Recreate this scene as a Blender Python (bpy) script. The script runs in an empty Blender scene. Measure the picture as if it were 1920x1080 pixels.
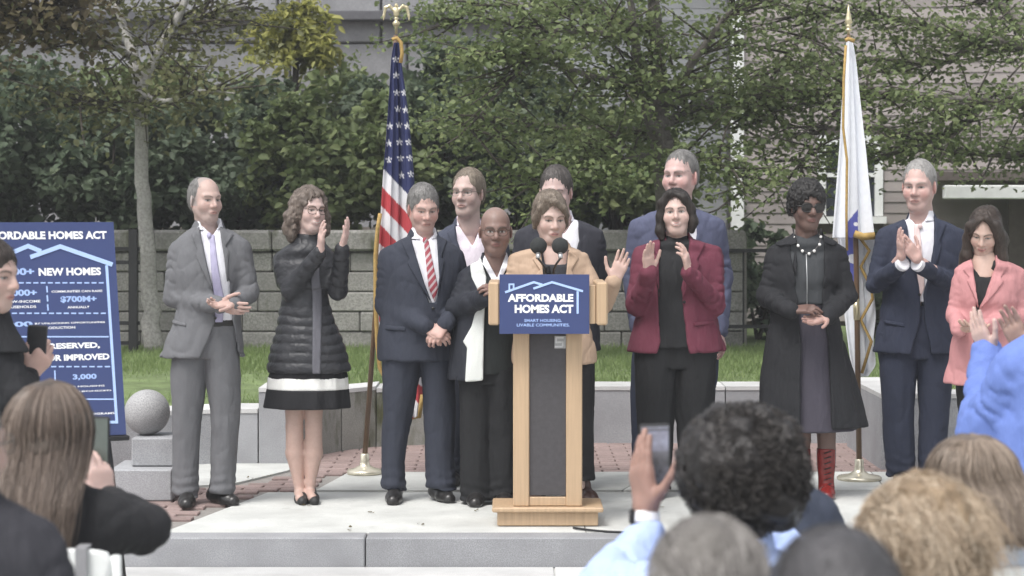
import bpy, math, random
import numpy as np
from mathutils import Vector, Matrix
random.seed(7); RNG = np.random.default_rng(7)

# ------------------------------------------------------------------ camera, sky, sun, exposure
FPX, CH, HY = 3950.0, 1.55, 399.0          # focal length in photo pixels, eye height above the plaza, horizon row
S = bpy.context.scene
COL = S.collection
cam = bpy.data.cameras.new('camera'); cam_o = bpy.data.objects.new('camera', cam); COL.objects.link(cam_o)
cam.sensor_width = 36.0; cam.lens = FPX / 1920 * 36
cam_o.location = (0, 0, CH); cam_o.rotation_euler = (math.radians(90), 0, 0)
cam.shift_y = -(540 - HY) / 1920
cam.clip_end = 500
cam.dof.use_dof = True; cam.dof.focus_distance = 11.4; cam.dof.aperture_fstop = 4.5
S.camera = cam_o
wd = bpy.data.worlds.new('World'); S.world = wd; wd.use_nodes = True
nt = wd.node_tree; nt.nodes.clear()
SUN_EL, SUN_AZ = 60.0, -35.0               # degrees; azimuth of the sun seen from above, 0 = behind the camera, negative = camera left
sky = nt.nodes.new('ShaderNodeTexSky'); sky.sky_type = 'NISHITA'; sky.sun_disc = False
sky.sun_elevation = math.radians(SUN_EL); sky.sun_rotation = math.radians(180 - SUN_AZ)
sky.air_density = 1.0; sky.dust_density = 4.0; sky.ozone_density = 1.0
hs = nt.nodes.new('ShaderNodeHueSaturation'); hs.inputs['Saturation'].default_value = 0.22
bg = nt.nodes.new('ShaderNodeBackground'); bg.inputs['Strength'].default_value = 0.14
wo = nt.nodes.new('ShaderNodeOutputWorld')
nt.links.new(sky.outputs[0], hs.inputs['Color']); nt.links.new(hs.outputs[0], bg.inputs[0]); nt.links.new(bg.outputs[0], wo.inputs[0])
sl = bpy.data.lights.new('sun', 'SUN'); sl.energy = 1.3; sl.angle = math.radians(22); sl.color = (1.0, 0.97, 0.93)
so = bpy.data.objects.new('sun', sl); COL.objects.link(so)
_e, _a = math.radians(SUN_EL), math.radians(SUN_AZ)
_sd = Vector((math.sin(_a) * math.cos(_e), -math.cos(_a) * math.cos(_e), math.sin(_e)))   # towards the sun
so.rotation_euler = (-_sd).to_track_quat('-Z', 'Y').to_euler(); so.location = (-5, -5, 12)
S.view_settings.view_transform = 'Standard'; S.view_settings.look = 'None'
S.view_settings.exposure = 0.80; S.view_settings.gamma = 1.0
S.render.engine = 'CYCLES'

# ------------------------------------------------------------------ photo pixel -> point
def W(px, py, Y): return np.array([(px - 960) * Y / FPX, Y, CH - (py - HY) * Y / FPX])
def Yg(py, z=0.0): return FPX * (CH - z) / (py - HY)

# ------------------------------------------------------------------ objects
def link(o, parent=None):
    COL.objects.link(o)
    if parent is not None: o.parent = parent
    return o
def tag(o, label=None, cat=None, group=None, kind=None):
    if label: o['label'] = label
    if cat: o['category'] = cat
    if group: o['group'] = group
    if kind: o['kind'] = kind
    return o
def empty(name, loc=(0, 0, 0), label=None, cat=None, group=None, rot=(0, 0, 0), parent=None):
    o = bpy.data.objects.new(name, None); link(o, parent); o.location = loc; o.rotation_euler = rot
    o.empty_display_size = 0.1
    return tag(o, label, cat, group)
def mesh_np(name, v, f, mat, parent=None, smooth=True, col=None, loc=None):
    v = np.asarray(v, np.float32); f = np.asarray(f, np.int32)
    me = bpy.data.meshes.new(name)
    me.vertices.add(len(v)); me.vertices.foreach_set('co', v.ravel())
    k = f.shape[1]
    me.loops.add(f.size); me.loops.foreach_set('vertex_index', f.ravel())
    me.polygons.add(len(f)); me.polygons.foreach_set('loop_start', np.arange(0, f.size, k, dtype=np.int32))
    try: me.polygons.foreach_set('loop_total', np.full(len(f), k, np.int32))
    except Exception: pass
    me.update(calc_edges=True); me.validate()
    if smooth: me.polygons.foreach_set('use_smooth', np.ones(len(me.polygons), bool))
    if col is not None:
        a = me.color_attributes.new('Col', 'FLOAT_COLOR', 'POINT')
        c = np.ones((len(v), 4), np.float32); c[:, :3] = col; a.data.foreach_set('color', c.ravel())
    if mat is not None: me.materials.append(mat)
    o = bpy.data.objects.new(name, me); link(o, parent)
    if loc is not None: o.location = loc
    return o
def mesh_py(name, v, f, mat, parent=None, smooth=False, loc=None):
    me = bpy.data.meshes.new(name); me.from_pydata([tuple(map(float, p)) for p in v], [], [tuple(map(int, q)) for q in f]); me.update()
    if smooth: me.polygons.foreach_set('use_smooth', np.ones(len(me.polygons), bool))
    if mat is not None: me.materials.append(mat)
    o = bpy.data.objects.new(name, me); link(o, parent)
    if loc is not None: o.location = loc
    return o
class MB:
    """collects shapes into one mesh"""
    def __init__(s): s.v = []; s.f = []
    def add(s, v, f):
        n = len(s.v); s.v += [tuple(p) for p in v]; s.f += [tuple(i + n for i in q) for q in f]; return s
    def box(s, c, d, R=None, bev=0.0):
        x, y, z = [q / 2 for q in d]; b = min(bev, x * .9, y * .9, z * .9)
        if b <= 0:
            v = [(sx * x, sy * y, sz * z) for sx in (-1, 1) for sy in (-1, 1) for sz in (-1, 1)]
            f = [(0, 1, 3, 2), (4, 6, 7, 5), (0, 4, 5, 1), (2, 3, 7, 6), (0, 2, 6, 4), (1, 5, 7, 3)]
        else:
            v = []; idx = {}
            for sx in (-1, 1):
                for sy in (-1, 1):
                    for sz in (-1, 1):
                        for a in range(3):
                            p = [sx * (x - b), sy * (y - b), sz * (z - b)]
                            p[a] = (sx * x, sy * y, sz * z)[a]
                            idx[(sx, sy, sz, a)] = len(v); v.append(tuple(p))
            f = []
            for a in range(3):
                u, w = (a + 1) % 3, (a + 2) % 3
                for sgn in (-1, 1):
                    q = []
                    for su, sw in ((-1, -1), (1, -1), (1, 1), (-1, 1)):
                        t = [0, 0, 0]; t[a] = sgn; t[u] = su; t[w] = sw; q.append(idx[(*t, a)])
                    f.append(tuple(q if sgn > 0 else q[::-1]))
                for su in (-1, 1):
                    for sw in (-1, 1):
                        t0 = [0, 0, 0]; t0[a] = -1; t0[u] = su; t0[w] = sw; t1 = list(t0); t1[a] = 1
                        q = [idx[(*t0, u)], idx[(*t1, u)], idx[(*t1, w)], idx[(*t0, w)]]
                        f.append(tuple(q if su * sw > 0 else q[::-1]))
            for sx in (-1, 1):
                for sy in (-1, 1):
                    for sz in (-1, 1):
                        q = [idx[(sx, sy, sz, a)] for a in range(3)]
                        f.append(tuple(q if sx * sy * sz > 0 else q[::-1]))
        c = np.array(c, float); M = np.eye(3) if R is None else np.array(R)
        return s.add([tuple(M @ np.array(p) + c) for p in v], f)
    def tube(s, pts, r, n=8, cap=True):
        pts = [np.array(p, float) for p in pts]; rs = r if hasattr(r, '__len__') else [r] * len(pts)
        v = []; f = []; up = None
        for i, p in enumerate(pts):
            d = pts[min(i + 1, len(pts) - 1)] - pts[max(i - 1, 0)]; d /= (np.linalg.norm(d) + 1e-9)
            if up is None: up = np.array([0, 0, 1.]) if abs(d[2]) < .9 else np.array([1., 0, 0])
            a = np.cross(d, up); a /= (np.linalg.norm(a) + 1e-9); b = np.cross(a, d); up = b
            for k in range(n):
                t = 2 * math.pi * k / n; v.append(p + rs[i] * (math.cos(t) * a + math.sin(t) * b))
        for i in range(len(pts) - 1):
            for k in range(n):
                f.append((i * n + k, i * n + (k + 1) % n, (i + 1) * n + (k + 1) % n, (i + 1) * n + k))
        if cap: f.append(tuple(range(n))[::-1]); f.append(tuple((len(pts) - 1) * n + k for k in range(n)))
        return s.add(v, f)
    def lathe(s, prof, c=(0, 0, 0), n=24, R=None):
        v = []; f = []; M = np.eye(3) if R is None else np.array(R)
        for (r, z) in prof:
            for k in range(n):
                t = 2 * math.pi * k / n; v.append(M @ np.array([r * math.cos(t), r * math.sin(t), z]) + np.array(c, float))
        for i in range(len(prof) - 1):
            for k in range(n):
                f.append((i * n + k, i * n + (k + 1) % n, (i + 1) * n + (k + 1) % n, (i + 1) * n + k))
        f.append(tuple(range(n))[::-1]); f.append(tuple((len(prof) - 1) * n + k for k in range(n)))
        return s.add(v, f)
    def prism(s, poly, y0, y1):
        """polygon in x,z extruded along y"""
        n = len(poly); v = [(x, y0, z) for x, z in poly] + [(x, y1, z) for x, z in poly]
        f = [tuple(range(n)), tuple(range(2 * n - 1, n - 1, -1))]
        f += [(i, i + n, (i + 1) % n + n, (i + 1) % n) for i in range(n)]
        return s.add(v, f)
    def slab(s, poly, z0, z1):
        n = len(poly); v = [(x, y, z0) for x, y in poly] + [(x, y, z1) for x, y in poly]
        f = [tuple(range(n))[::-1], tuple(range(n, 2 * n))]
        f += [(i, (i + 1) % n, (i + 1) % n + n, i + n) for i in range(n)]
        return s.add(v, f)
    def build(s, name, mat, parent=None, smooth=False, loc=None):
        return mesh_py(name, s.v, s.f, mat, parent, smooth, loc)
def auto_smooth(o, deg=35):
    me = o.data; me.polygons.foreach_set('use_smooth', np.ones(len(me.polygons), bool))
    try: me.set_sharp_from_angle(angle=math.radians(deg))
    except Exception: pass
    return o

# ------------------------------------------------------------------ materials
MATS = {}
def _new(name):
    m = bpy.data.materials.new(name); m.use_nodes = True; t = m.node_tree
    return m, t, t.nodes['Principled BSDF']
def _n(t, typ, **kw):
    n = t.nodes.new(typ)
    for k, v in kw.items():
        if k in n.inputs: n.inputs[k].default_value = v
        else: setattr(n, k, v)
    return n
def L(c): return tuple(((x / 255) / 12.92 if x / 255 <= .04045 else ((x / 255 + .055) / 1.055) ** 2.4) for x in c)
def mix(t, fac, a, b):
    m = t.nodes.new('ShaderNodeMix'); m.data_type = 'RGBA'
    if isinstance(fac, (int, float)): m.inputs[0].default_value = fac
    else: t.links.new(fac, m.inputs[0])
    for q, i in ((a, 6), (b, 7)):
        if isinstance(q, tuple): m.inputs[i].default_value = (*q[:3], 1)
        else: t.links.new(q, m.inputs[i])
    return m.outputs[2]
def ramp(t, fac, p0, p1, c0=(0, 0, 0), c1=(1, 1, 1)):
    r = t.nodes.new('ShaderNodeValToRGB'); r.color_ramp.elements[0].position = p0; r.color_ramp.elements[1].position = p1
    r.color_ramp.elements[0].color = (*c0, 1); r.color_ramp.elements[1].color = (*c1, 1)
    t.links.new(fac, r.inputs[0]); return r.outputs[0]
def noise(t, scale, detail=4, rough=.55, vec=None, sc=None):
    n = _n(t, 'ShaderNodeTexNoise'); n.inputs['Scale'].default_value = scale; n.inputs['Detail'].default_value = detail; n.inputs['Roughness'].default_value = rough
    if vec is None:
        tc = t.nodes.new('ShaderNodeTexCoord'); vec = tc.outputs['Object']
    if sc is not None:
        mp = t.nodes.new('ShaderNodeMapping'); mp.inputs['Scale'].default_value = sc; t.links.new(vec, mp.inputs[0]); vec = mp.outputs[0]
    t.links.new(vec, n.inputs['Vector']); return n.outputs['Fac']
def bump(t, bs, h, strength=.3, dist=.01):
    b = t.nodes.new('ShaderNodeBump'); b.inputs['Strength'].default_value = strength; b.inputs['Distance'].default_value = dist
    t.links.new(h, b.inputs['Height']); t.links.new(b.outputs[0], bs.inputs['Normal'])
def cloth(name, c, rough=.85, var=.18, weave=900, fold=(14, 14, 5), fstr=.35, sheen=.0):
    if name in MATS: return MATS[name]
    m, t, b = _new(name)
    n1 = noise(t, 6, 4); n2 = noise(t, weave, 1)
    base = mix(t, ramp(t, n1, .3, .7), tuple(x * (1 - var) for x in c), tuple(min(1, x * (1 + var)) for x in c))
    base = mix(t, ramp(t, n2, .35, .65), base, tuple(min(1, x * 1.25 + .004) for x in c))
    t.links.new(base, b.inputs['Base Color']); b.inputs['Roughness'].default_value = rough
    b.inputs['Sheen Weight'].default_value = sheen; b.inputs['Sheen Roughness'].default_value = .5
    b.inputs['Specular IOR Level'].default_value = .25
    bump(t, b, noise(t, 1, 3, .5, sc=fold), fstr * 1.8, .03)
    MATS[name] = m; return m
def plain(name, c, rough=.5, metal=0, nsc=20, var=.12, bstr=0, spec=.5):
    if name in MATS: return MATS[name]
    m, t, b = _new(name); n1 = noise(t, nsc, 5)
    t.links.new(mix(t, ramp(t, n1, .3, .7), tuple(x * (1 - var) for x in c), tuple(min(1, x * (1 + var)) for x in c)), b.inputs['Base Color'])
    b.inputs['Roughness'].default_value = rough; b.inputs['Metallic'].default_value = metal; b.inputs['Specular IOR Level'].default_value = spec
    if bstr: bump(t, b, noise(t, nsc * 6, 4), bstr, .005)
    MATS[name] = m; return m
def vcol(name, rough=.5, sss=0.0, nvar=.06, nsc=60, spec=.4, bstr=.12):
    if name in MATS: return MATS[name]
    m, t, b = _new(name); a = t.nodes.new('ShaderNodeVertexColor'); a.layer_name = 'Col'
    n1 = noise(t, nsc, 4)
    mul = t.nodes.new('ShaderNodeMix'); mul.data_type = 'RGBA'; mul.blend_type = 'MULTIPLY'; mul.inputs[0].default_value = 1
    t.links.new(a.outputs[0], mul.inputs[6]); t.links.new(ramp(t, n1, .25, .75, (1 - nvar,) * 3, (1 + nvar,) * 3), mul.inputs[7])
    t.links.new(mul.outputs[2], b.inputs['Base Color']); b.inputs['Roughness'].default_value = rough; b.inputs['Specular IOR Level'].default_value = spec
    if sss:
        b.inputs['Subsurface Weight'].default_value = sss; b.inputs['Subsurface Radius'].default_value = (.012, .005, .003); b.inputs['Subsurface Scale'].default_value = 1.0
    if bstr: bump(t, b, noise(t, 220, 3), bstr, .002)
    MATS[name] = m; return m
def hairmat(name, c, c2=None, rough=.45, sc=(160, 160, 6)):
    if name in MATS: return MATS[name]
    m, t, b = _new(name); c2 = c2 or tuple(min(1, x * 2.0 + .01) for x in c)
    n1 = noise(t, 1, 3, .6, sc=sc); n2 = noise(t, 18, 3)
    base = mix(t, ramp(t, n1, .35, .7), c, c2)
    base = mix(t, ramp(t, n2, .3, .75), tuple(x * .75 for x in c), base)
    t.links.new(base, b.inputs['Base Color']); b.inputs['Roughness'].default_value = rough; b.inputs['Specular IOR Level'].default_value = .35
    bump(t, b, n1, .5, .01)
    MATS[name] = m; return m
SKIN = vcol('skin', .5, .12, .05)

# ------------------------------------------------------------------ implicit surfaces (smooth unions of shapes, meshed with surface nets)
def vnoise(x, y, z, seed=0):
    xi, yi, zi = np.floor(x), np.floor(y), np.floor(z); xf, yf, zf = x - xi, y - yi, z - zi
    xi, yi, zi = xi.astype(np.int64), yi.astype(np.int64), zi.astype(np.int64)
    u, v, w = xf * xf * (3 - 2 * xf), yf * yf * (3 - 2 * yf), zf * zf * (3 - 2 * zf)
    def h(a, b, c):
        n = (a * 73856093) ^ (b * 19349663) ^ (c * 83492791) ^ (seed * 2654435761 + 12345)
        n = (n ^ (n >> 13)) * 1274126177; n = n & 0x7fffffff; n = n ^ (n >> 16)
        return (n & 0xffff) / 32767.5 - 1
    r = 0
    for a in (0, 1):
        for b in (0, 1):
            for c in (0, 1):
                r = r + h(xi + a, yi + b, zi + c) * (u if a else 1 - u) * (v if b else 1 - v) * (w if c else 1 - w)
    return r
def pchip(x, y, q):
    x = np.asarray(x, float); y = np.asarray(y, float); h = np.diff(x); d = np.diff(y) / h; m = np.zeros_like(y)
    m[0], m[-1] = d[0], d[-1]
    for i in range(1, len(x) - 1):
        if d[i - 1] * d[i] > 0: w1 = 2 * h[i] + h[i - 1]; w2 = h[i] + 2 * h[i - 1]; m[i] = (w1 + w2) / (w1 / d[i - 1] + w2 / d[i])
    i = np.clip(np.searchsorted(x, q) - 1, 0, len(x) - 2); t = np.clip((q - x[i]) / h[i], 0, 1)
    return ((2 * t**3 - 3 * t**2 + 1) * y[i] + (t**3 - 2 * t**2 + t) * h[i] * m[i] + (-2 * t**3 + 3 * t**2) * y[i + 1] + (t**3 - t**2) * h[i] * m[i + 1])
def smin(a, b, k):
    if k <= 0: return np.minimum(a, b)
    h = np.maximum(k - np.abs(a - b), 0) / k; return np.minimum(a, b) - h * h * k * .25
def smax(a, b, k): return -smin(-a, -b, k)
def poly2d(px, pz, pts):
    pts = np.asarray(pts, float); n = len(pts); d = np.full(px.shape, 1e9, np.float32); s = np.ones(px.shape, np.float32); j = n - 1
    for i in range(n):
        ex, ez = pts[j] - pts[i]; wx, wz = px - pts[i, 0], pz - pts[i, 1]
        t = np.clip((wx * ex + wz * ez) / (ex * ex + ez * ez + 1e-12), 0, 1); bx, bz = wx - ex * t, wz - ez * t
        d = np.minimum(d, bx * bx + bz * bz)
        c1 = pz >= pts[i, 1]; c2 = pz < pts[j, 1]; c3 = ex * wz > ez * wx
        flip = (c1 & c2 & c3) | (~c1 & ~c2 & ~c3); s = np.where(flip, -s, s); j = i
    return s * np.sqrt(d)
class Field:
    def __init__(s): s.ops = []; s.lo = np.full(3, 1e9); s.hi = np.full(3, -1e9)
    def _bb(s, lo, hi): s.lo = np.minimum(s.lo, lo); s.hi = np.maximum(s.hi, hi)
    def rc(s, a, b, ra, rb, k=.02, op='u', wr=None):
        """tapered capsule; wr=(amp,count,seed) rings it with folds"""
        a = np.array(a, float); b = np.array(b, float)
        def fn(X, Y, Z):
            ba = b - a; L2 = ba @ ba + 1e-12; x, y, z = X - a[0], Y - a[1], Z - a[2]
            t = np.clip((x * ba[0] + y * ba[1] + z * ba[2]) / L2, 0, 1)
            r = ra + (rb - ra) * t
            if wr:
                q = vnoise(X * 22, Y * 22, Z * 22, wr[2])
                r = r + wr[0] * (.9 - 2.6 * (1 - np.abs(np.sin(3.1416 * t * wr[1] + 1.5 * q)))**2 * np.clip(.45 + .9 * vnoise(X * 8 + 5, Y * 8, Z * 8, wr[2] + 1), 0, 1))
            return np.sqrt((x - ba[0] * t)**2 + (y - ba[1] * t)**2 + (z - ba[2] * t)**2) - r
        if op == 'u': r = max(ra, rb) + .01; s._bb(np.minimum(a, b) - r, np.maximum(a, b) + r)
        s.ops.append((op, fn, k)); return s
    def chain(s, pts, rs, k=.02, wr=None):
        for i in range(len(pts) - 1): s.rc(pts[i], pts[i + 1], rs[i], rs[i + 1], k, wr=wr)
        return s
    def el(s, c, r, k=.02, op='u', R=None):
        c = np.array(c, float); r = np.array(r, float)
        def fn(X, Y, Z):
            x, y, z = X - c[0], Y - c[1], Z - c[2]
            if R is not None: x, y, z = [R[0][i] * x + R[1][i] * y + R[2][i] * z for i in range(3)]
            rad = np.sqrt(x * x + y * y + z * z) + 1e-9; rho = np.sqrt((x / r[0])**2 + (y / r[1])**2 + (z / r[2])**2) + 1e-9
            return np.where(rho > 1, rad * (1 - 1 / rho), (rho - 1) * r.min())
        if op == 'u': m = r.max() if R is not None else r; s._bb(c - m - .005, c + m + .005)
        s.ops.append((op, fn, k)); return s
    def zl(s, st, k=.02, op='u', off=0.0, cap=.004, p=2.0, flute=None):
        """stack of ellipses: stations (z, cx, cy, half width, half depth); flute=(n,amp0,amp1,seed) pleats growing downward"""
        st = sorted(st, key=lambda q: q[0]); A = np.array(st, float)
        def fn(X, Y, Z):
            zz = Z[0, 0, :] if Z.ndim == 3 else Z
            zc = np.clip(zz, A[0, 0], A[-1, 0]); cx, cy, a, b = [pchip(A[:, 0], A[:, i], zc) for i in (1, 2, 3, 4)]
            if off: a = a + off; b = b + off
            x, y = X - cx, Y - cy
            if flute:
                th = np.arctan2(y / b, x / a); u = np.clip((A[-1, 0] - zc) / (A[-1, 0] - A[0, 0]), 0, 1)
                fl = 1 + (flute[1] + (flute[2] - flute[1]) * u**1.3) * np.sin(flute[0] * th + 1.7 * np.sin(2 * th + flute[3]) + flute[3])
                a = a * fl; b = b * fl
            rad = np.sqrt(x * x + y * y) + 1e-9
            rho = (np.abs(x / a)**p + np.abs(y / b)**p)**(1 / p) + 1e-9
            d = np.where(rho > 1, rad * (1 - 1 / rho), (rho - 1) * np.minimum(a, b))
            return smax(d, np.maximum(Z - A[-1, 0] - off, A[0, 0] - Z - (off if off < 0 else 0)), cap)
        if op == 'u':
            s._bb((A[:, 1] - A[:, 3]).min() * np.array([1, 0, 0]) + np.array([0, (A[:, 2] - A[:, 4]).min(), A[0, 0]]) - off - .02,
                  (A[:, 1] + A[:, 3]).max() * np.array([1, 0, 0]) + np.array([0, (A[:, 2] + A[:, 4]).max(), A[-1, 0]]) + off + .02)
        s.ops.append((op, fn, k)); return s
    def poly(s, pts, op='sub', y0=-9, y1=0.0, k=.004):
        """polygon in x,z swept along y between y0 and y1"""
        def fn(X, Y, Z):
            d = poly2d(X + 0 * Z, Z + 0 * X, pts)
            return np.maximum(d + 0 * Y, np.maximum(y0 - Y, Y - y1))
        s.ops.append((op, fn, k)); return s
    def fn(s, f, op='sub', k=.004): s.ops.append((op, f, k)); return s
    def disp(s, amp, sc, seed=0, octs=2):
        s.ops.append(('disp', (amp, np.array(sc, float), seed, octs), 0)); return s
    def ridge(s, amp, sc, seed=0):
        """crisp creases"""
        sc = np.array(sc, float)
        def g(x, y, z):
            w = .25 * vnoise(x * 6, y * 6, z * 6, seed + 5)
            n1 = vnoise((x + w * .3) * sc[0], y * sc[1], (z + .5 * x + w * .3) * sc[2], seed); n2 = vnoise(x * sc[0] * 1.7 + 9, y * sc[1] * 1.7, (z - .6 * x) * sc[2] * 1.7, seed + 2)
            return amp * ((1 - np.abs(n1) * 2.2).clip(0, 1)**3 + .6 * (1 - np.abs(n2) * 2.2).clip(0, 1)**3)
        s.ops.append(('dfn', g, 0)); return s
    def mesh(s, h=.008):
        lo = s.lo - 3 * h; hi = s.hi + 3 * h; n = np.ceil((hi - lo) / h).astype(int) + 1
        X = (lo[0] + h * np.arange(n[0])).astype(np.float32)[:, None, None]; Y = (lo[1] + h * np.arange(n[1])).astype(np.float32)[None, :, None]; Z = (lo[2] + h * np.arange(n[2])).astype(np.float32)[None, None, :]
        D = np.full(n, 1e3, np.float32)
        for op, f, k in s.ops:
            if op == 'disp':
                amp, sc, seed, octs = f; m = np.abs(D) < abs(amp) * 2.5 + 2 * h; i, j, l = np.nonzero(m)
                x, y, z = lo[0] + h * i, lo[1] + h * j, lo[2] + h * l; q = 0; a = 1.0
                for o in range(octs): q = q + a * vnoise(x * sc[0] * 2**o, y * sc[1] * 2**o, z * sc[2] * 2**o, seed + o); a *= .5
                D[i, j, l] += amp * q; continue
            if op == 'dfn':
                i, j, l = np.nonzero(np.abs(D) < .02 + 2 * h); D[i, j, l] += f(lo[0] + h * i, lo[1] + h * j, lo[2] + h * l); continue
            d = f(X, Y, Z).astype(np.float32)
            if op == 'u': D = smin(D, d, k)
            elif op == 'sub': D = smax(D, -d, k)
            elif op == 'int': D = smax(D, d, k)
        return snets(D, lo, h)
def snets(D, lo, h):
    ins = D < 0; c = ins[:-1, :-1, :-1].astype(np.int8)
    tot = np.zeros(tuple(np.array(D.shape) - 1), np.int8); offs = [(a, b, e) for a in (0, 1) for b in (0, 1) for e in (0, 1)]
    nx, ny, nz = tot.shape
    for a, b, e in offs: tot += ins[a:a + nx, b:b + ny, e:e + nz]
    I, J, K = np.nonzero((tot > 0) & (tot < 8))
    if len(I) == 0: return np.zeros((0, 3)), np.zeros((0, 4), int)
    val = np.stack([D[I + a, J + b, K + e] for a, b, e in offs], 1); O = np.array(offs, float)
    P = np.zeros((len(I), 3)); cnt = np.zeros(len(I))
    for p in range(8):
        for q in range(p + 1, 8):
            if np.abs(O[p] - O[q]).sum() == 1:
                m = (val[:, p] < 0) != (val[:, q] < 0); t = np.where(m, val[:, p] / (val[:, p] - val[:, q] + 1e-12), 0)
                P += np.where(m[:, None], O[p] + t[:, None] * (O[q] - O[p]), 0); cnt += m
    P = P / cnt[:, None] + np.stack([I, J, K], 1); V = lo + h * P
    idx = np.full((nx, ny, nz), -1, np.int64); idx[I, J, K] = np.arange(len(I)); F = []
    for ax in range(3):
        sl0 = [slice(None)] * 3; sl1 = [slice(None)] * 3; sl0[ax] = slice(0, -1); sl1[ax] = slice(1, None)
        A, B = ins[tuple(sl0)], ins[tuple(sl1)]; i, j, k = np.nonzero(A != B)
        g = np.stack([i, j, k], 1); u, w = (ax + 1) % 3, (ax + 2) % 3
        ok = (g[:, u] > 0) & (g[:, w] > 0) & (g[:, u] < D.shape[u] - 1) & (g[:, w] < D.shape[w] - 1); g = g[ok]
        inside_first = A[g[:, 0], g[:, 1], g[:, 2]]
        def at(du, dw): q = g.copy(); q[:, u] += du; q[:, w] += dw; return idx[q[:, 0], q[:, 1], q[:, 2]]
        q = np.stack([at(-1, -1), at(0, -1), at(0, 0), at(-1, 0)], 1); q[~inside_first] = q[~inside_first][:, ::-1]
        F.append(q)
    F = np.concatenate(F); F = F[(F >= 0).all(1)]
    return V, F
def fobj(name, fld, mat, parent, h=.008, col=None):
    v, f = fld.mesh(h)
    if len(v) == 0: print('EMPTY FIELD', name, parent.name if parent else ''); return None
    return mesh_np(name, v, f, mat, parent, True, col)
# ================================================================== the setting
def granite(name, c, speck=220, var=.25, moss=0.0):
    if name in MATS: return MATS[name]
    m, t, b = _new(name); n1 = noise(t, speck, 2, .7); n2 = noise(t, 3, 5); n3 = noise(t, 1.2, 3)
    base = mix(t, ramp(t, n1, .38, .62), tuple(x * (1 - var) for x in c), tuple(min(1, x * (1 + var)) for x in c))
    base = mix(t, ramp(t, n2, .35, .8), base, tuple(x * .7 for x in c))
    if name == 'concrete': base = mix(t, ramp(t, noise(t, 1.6, 6, .65), .52, .66), base, tuple(x * .80 for x in c)); base = mix(t, ramp(t, noise(t, 9, 5, .7), .62, .7), base, tuple(x * .72 for x in c))
    if moss: base = mix(t, ramp(t, noise(t, 5, 5, .6, sc=(1, 1, .35)), .62 - moss * .25, .75 - moss * .2), base, (.075, .08, .04))
    oi = t.nodes.new('ShaderNodeObjectInfo'); hv = t.nodes.new('ShaderNodeHueSaturation')
    mr = t.nodes.new('ShaderNodeMapRange'); mr.inputs[3].default_value = .86; mr.inputs[4].default_value = 1.12
    t.links.new(oi.outputs['Random'], mr.inputs[0]); t.links.new(mr.outputs[0], hv.inputs['Value']); t.links.new(base, hv.inputs['Color'])
    t.links.new(hv.outputs[0], b.inputs['Base Color']); b.inputs['Roughness'].default_value = .8; b.inputs['Specular IOR Level'].default_value = .3
    bump(t, b, noise(t, 90, 5), .35, .006)
    MATS[name] = m; return m
M_GRAN = granite('granite', (.34, .345, .36)); M_GRANL = granite('granite_top', (.58, .58, .575), 260, .12)
M_MOSS = granite('granite_mossy', (.30, .30, .275), 200, .2, moss=.45)
M_RET = granite('retaining_stone', (.28, .272, .255), 60, .28, moss=.25)
M_CONC = granite('concrete', (.55, .56, .54), 140, .06)
M_BALL = granite('ball_granite', (.34, .34, .345), 170, .3)
M_BRICK = granite('brick', (.30, .225, .21), 90, .16)
M_MORT = plain('mortar', (.25, .235, .22), .95, 0, 60, .2, .3)
M_EARTH = plain('earth', (.06, .05, .038), .95, 0, 8, .4, .5)
M_GRASSG = plain('grass_ground', (.13, .175, .07), .95, 0, 7, .35, .5)
M_BLACK = plain('black_metal', (.018, .018, .02), .5, .3, 30, .2, .1)

g = mesh_py('ground', [(-30, -6, -.148), (30, -6, -.148), (30, 60, -.148), (-30, 60, -.148)], [(0, 1, 2, 3)], M_CONC); tag(g, kind='structure')
# ---- plaza base under the bricks
plaza = MB().slab([(-9, 10.26), (9, 10.26), (9, 14.9), (-9, 14.9)], -.146, -.016).build('brick_paving', M_MORT); tag(plaza, kind='structure')
# ---- granite step
step = empty('granite_step', (0, 10.05, -.146)); tag(step, kind='structure')
xs = [-9.0, -7.6, -6.2, -4.4, -2.55, -.70, 1.25, 3.2, 5.0, 6.6, 8.4]
for a, b in zip(xs[:-1], xs[1:]):
    MB().box(((a + b) / 2, .085 + random.uniform(-.002, .002), .073), (b - a - .006, .17, .146), None, .006).build('step_stone', M_GRAN, step)
lowst = empty('lower_step', (0, 9.3, -.146)); tag(lowst, kind='structure')
xs = [-6.6, -4.0, -1.85, .2, 2.3, 4.4, 6.6]
for a, b in zip(xs[:-1], xs[1:]):
    MB().box(((a + b) / 2, .36, .003), (b - a - .008, .76, .01), None, .002).build('step_stone', M_GRANL, lowst)
# ---- concrete slabs
slabs = empty('concrete_paving', (0, 0, 0)); tag(slabs, kind='structure')
def gp(px, py): p = W(px, py, Yg(py)); return (p[0], p[1])
def clip_slab(poly):
    MB().slab(poly, -.03, -.002 + random.uniform(-.001, .001)).build('paving_slab', M_CONC, slabs)
yA, yB, yC, yD = Yg(998.5), Yg(922), Yg(918), Yg(884)
lx0, lx1 = gp(302, 998.5)[0], gp(503, 922)[0]
cuts = [.36, 2.05, 3.75, 5.5, 7.3]
prevb, prevt = lx0, lx1
for c in cuts: clip_slab([(prevb, yA), (c - .003, yA), (c - .003, yB), (prevt, yB)]); prevb = prevt = c + .003
prevb, prevt = gp(592, 918)[0], gp(655, 884)[0]
for c, d in ((-.4, -.35), (.62, .86), (2.1, 2.15), (3.8, 3.8), (5.5, 5.5), (7.3, 7.3)):
    clip_slab([(prevb, yC), (c - .004, yC), (d - .004, yD), (prevt, yD)]); prevb, prevt = c + .004, d + .004
clip_slab([gp(330, 912), gp(440, 905), gp(540, 881), gp(560, 868), gp(340, 866)])
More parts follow.
